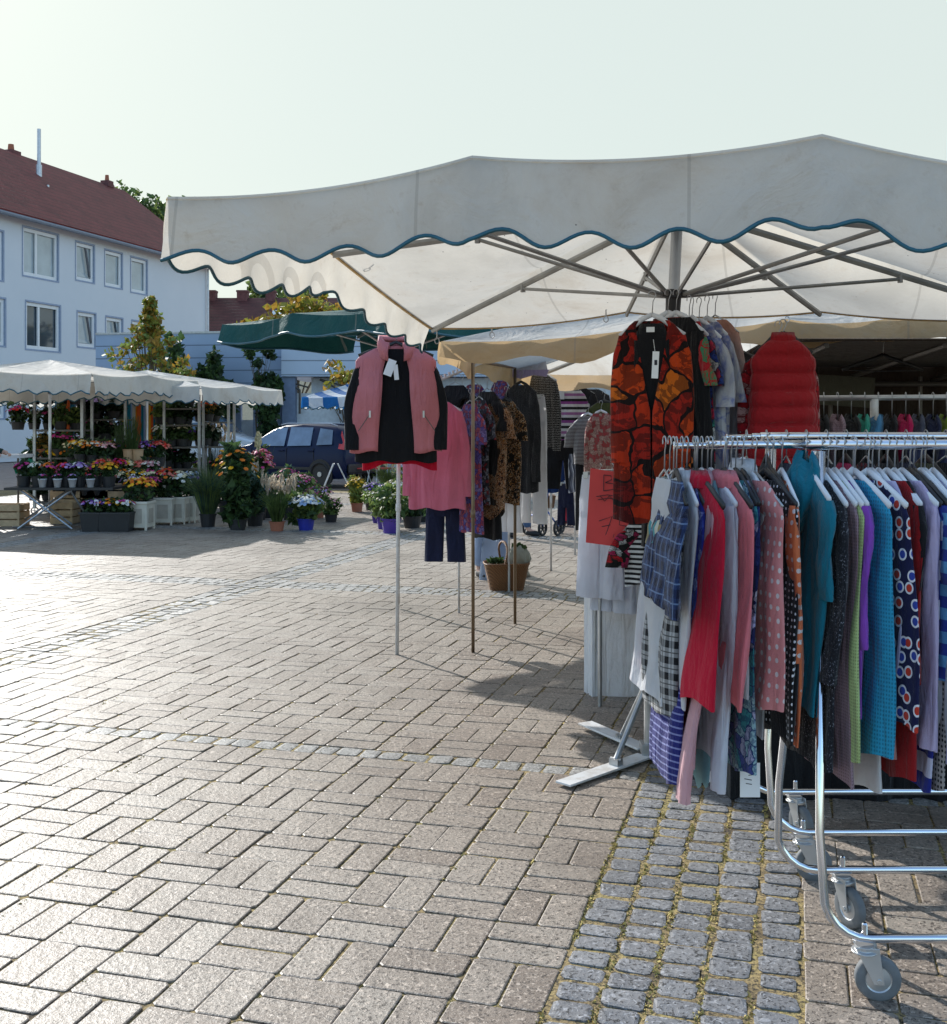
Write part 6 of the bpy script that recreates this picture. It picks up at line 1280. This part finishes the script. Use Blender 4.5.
pot('pink hydrangea with large round heads at the back of the pot group',GP(261,506),M['blackpot'],.13,.25,['pink','palepink','salmon'],.26,.78,240,.03,[LG,LD],260,.07,name='hydrangea')
pot('white round bloom plant beside the pink hydrangea',GP(249,514),M['blackpot'],.1,.2,['white','cream'],.10,.80,70,.025,[LG],150,.06)
grass('slender plant with one big cream plume above the hydrangea',GP(260,520),M['blackpot'],.10,.2,.62,[LG],60,.10,LS,5)
pl=empty('pampas_plume',GP(258,514),0,'single thick cream coloured plume rising over the pink blooms','plume'); mb=MB(); mb.leaves((0,0,1.25),(.055,.055,.16),200,.03,aspect=3,vert=1); mb.build('plume',FM['cream'],pl); mb=MB(); mb.tube([(0,0,0),(0,0,1.2)],.008,5); mb.build('stem',LG,pl)
pot('salmon and red blooms right of the hydrangea',GP(288,503),M['blackpot'],.12,.2,['magenta','red','palepink'],.26,.45,80,.03,[LG,LB],260,.06)
grass('pale feathery grass in a terracotta pot',GP(277,531),M['terracotta'],.11,.14,.55,[LL,LG],260,.24,LS,34)
pot('white and green snakeroot plant behind the terracotta pot',GP(290,520),M['blackpot'],.12,.2,['white','lilac'],.24,.5,50,.02,[LL,LG],300,.06)
pot('white hydrangea in a cobalt blue pot',GP(306,530),M['bluepot'],.125,.17,['white','blue','white'],.26,.33,240,.028,[LG,LL],260,.07,name='hydrangea')
pot('pink and lilac heather at the right of the pot group',GP(318,518),M['terracotta'],.11,.14,['pink','lilac','palepink'],.26,.38,130,.02,[LG,LL],220,.045)
pot('pink cyclamen behind the white hydrangea',GP(304,508),M['blackpot'],.12,.18,['palepink','pink'],.26,.42,90,.026,[LG],200,.05)
pot('grey leaved lavender in the middle of the pot group',GP(268,518),M['blackpot'],.12,.2,['lilac','blue'],.22,.45,40,.022,[LB],320,.05)
pot('low leafy pot at the right edge of the pot group',GP(331,522) ,M['blackpot'],.1,.12,['palepink'],.18,.25,20,.02,[LL,LG],160,.05)
# second group
pot('small yellow flowering bush in a terracotta pot, alone at the left of the second group',GP(357,512),M['terracotta'],.105,.16,['yellow'],.21,.42,50,.022,[LL,LY],330,.05)
pot('pale green and cream plant in the left violet pot',GP(378,523),M['purplepot'],.10,.16,['cream','white'],.22,.34,50,.02,[LL,LG],260,.05)
pot('lime green plant in the middle violet pot',GP(383,529),M['purplepot'],.09,.18,None,.2,.3,0,.02,[LL],240,.05)
pot('lime and cream plant in the large violet pot nearest the pink vest pole',GP(391,533),M['purplepot'],.14,.21,['cream'],.29,.40,40,.02,[LL,LG],420,.055)
pot('white and violet pansies behind the violet pots',GP(372,510),M['blackpot'],.13,.18,['white','lilac','purple'],.3,.30,110,.028,[LG],200,.05,tag_=True)
pot('white blooms right behind the garment pole',GP(398,510),M['blackpot'],.13,.18,['white','cream'],.3,.34,90,.028,[LG,LL],240,.05,tag_=True)
grass('soft yellow green grass plume plant at the back of the second group',GP(388,503),M['blackpot'],.12,.2,.62,[LL],300,.28,FM['cream'],24)
pot('tall mixed purple and pink blooms at the back right of the second group',GP(408,505),M['blackpot'],.13,.2,['lilac','palepink','red'],.3,.55,50,.026,[LL,LG],320,.055)
pot('dark leafy plant right of the garment pole',GP(412,528),M['blackpot'],.14,.18,['white'],.28,.36,30,.024,[LD,LG],320,.055)
pot('dusty pink blooming plant beside the navy trousers',GP(424,522),M['blackpot'],.12,.16,['palepink','salmon'],.24,.38,50,.026,[LD,LG],240,.05)
pot('variegated plant in the middle of the second group',GP(395,520),M['blackpot'],.12,.16,['white','yellow'],.26,.36,40,.02,[LL,LG],260,.05)
# folding metal trestle and red chairs behind the second group
ft=empty('folding_trestle',GP(338,492),R(8),'white folding trestle leaning open behind the blue car wheel','trestle'); mb=MB()
for s in(0,.35): mb.tube([(-.35,s,0),(-.10,s,.62)],.014,6); mb.tube([(.30,s,0),(.0,s,.62)],.014,6)
mb.tube([(-.2,0,.35),(-.2,.35,.35)],.012,5); mb.tube([(-.08,0,.62),(-.08,.35,.62)],.012,5); mb.build('frame',M['white_metal'],ft)
for i,(px,lb) in enumerate([(362,'red folding chair glimpsed left behind the pink vest'),(385,'red folding chair glimpsed right behind the pink vest'),(412,'red folding chair behind the garment pole')]):
    c=empty('folding_chair',GP(px,487),R(-15+12*i),lb,'chair'); rm=M['redpaper']; mb=MB(); mb.box((0,0,.45),(.42,.42,.03)); mb.build('seat',rm,c); mb=MB(); mb.box((0,.2,.78),(.42,.03,.28),(-.12,0,0)); mb.build('backrest',rm,c)
    for a in(-.19,.19):
        mb=MB(); mb.tube([(a,-.2,0),(a,.22,.92)],.012,6); mb.build('leg',M['white_metal'],c); mb=MB(); mb.tube([(a,.2,0),(a,-.2,.45)],.012,6); mb.build('leg',M['white_metal'],c)

wrd=['lowest','second','third','fourth','top']; qn=['first','second','third','last']
for (px,Y,z,zi,q,nm_) in sp_:
    c=random.choice([None,None,['white'],['pink'],['purple'],['red'],['cream']])
    pot('dark leafy pot%s, %s from the left on the %s shelf of the %s trolley'%(' with %s blooms'%c[0] if c else '',qn[q],wrd[zi],nm_),(PX(px,Y),Y,z),M['blackpot'],.10,.11,c,.17,.22,20,.03,leafs=random.choice([[LD,LG],[LG,LL],[LD]]),nl=120,ls=.055,cat='pot plant',name='pot_plant',group='pot plants at the back of the trolley shelves')

cols_=['yellow','orange','red','pink','white','lilac','magenta','cream','salmon','purple']
k_=0
for row,(Y,z,x0_,x1_,n_,rn) in enumerate([(17.15,.0,118,196,7,'floor row in front of the white buckets line'),(17.9,.42,62,150,8,'middle tier behind the trestle'),(18.6,.85,72,160,8,'upper tier behind the crates')]):
    for q in range(n_):
        c=cols_[(k_*3+row)%10]; c2=cols_[(k_*3+row+4)%10]; k_+=1
        if row==0: continue
        pot('bunch of %s and %s blooms, number %d from the left in the %s'%(c,c2,q+1,rn),(PX(x0_+(x1_-x0_)*q/(n_-1),Y),Y+rnd(-.08,.08),z),M['blackpot'],.10,.14,[c,c2],.19,.26,70,.028,nl=90,cat='flower bunch',name='flower_bunch')
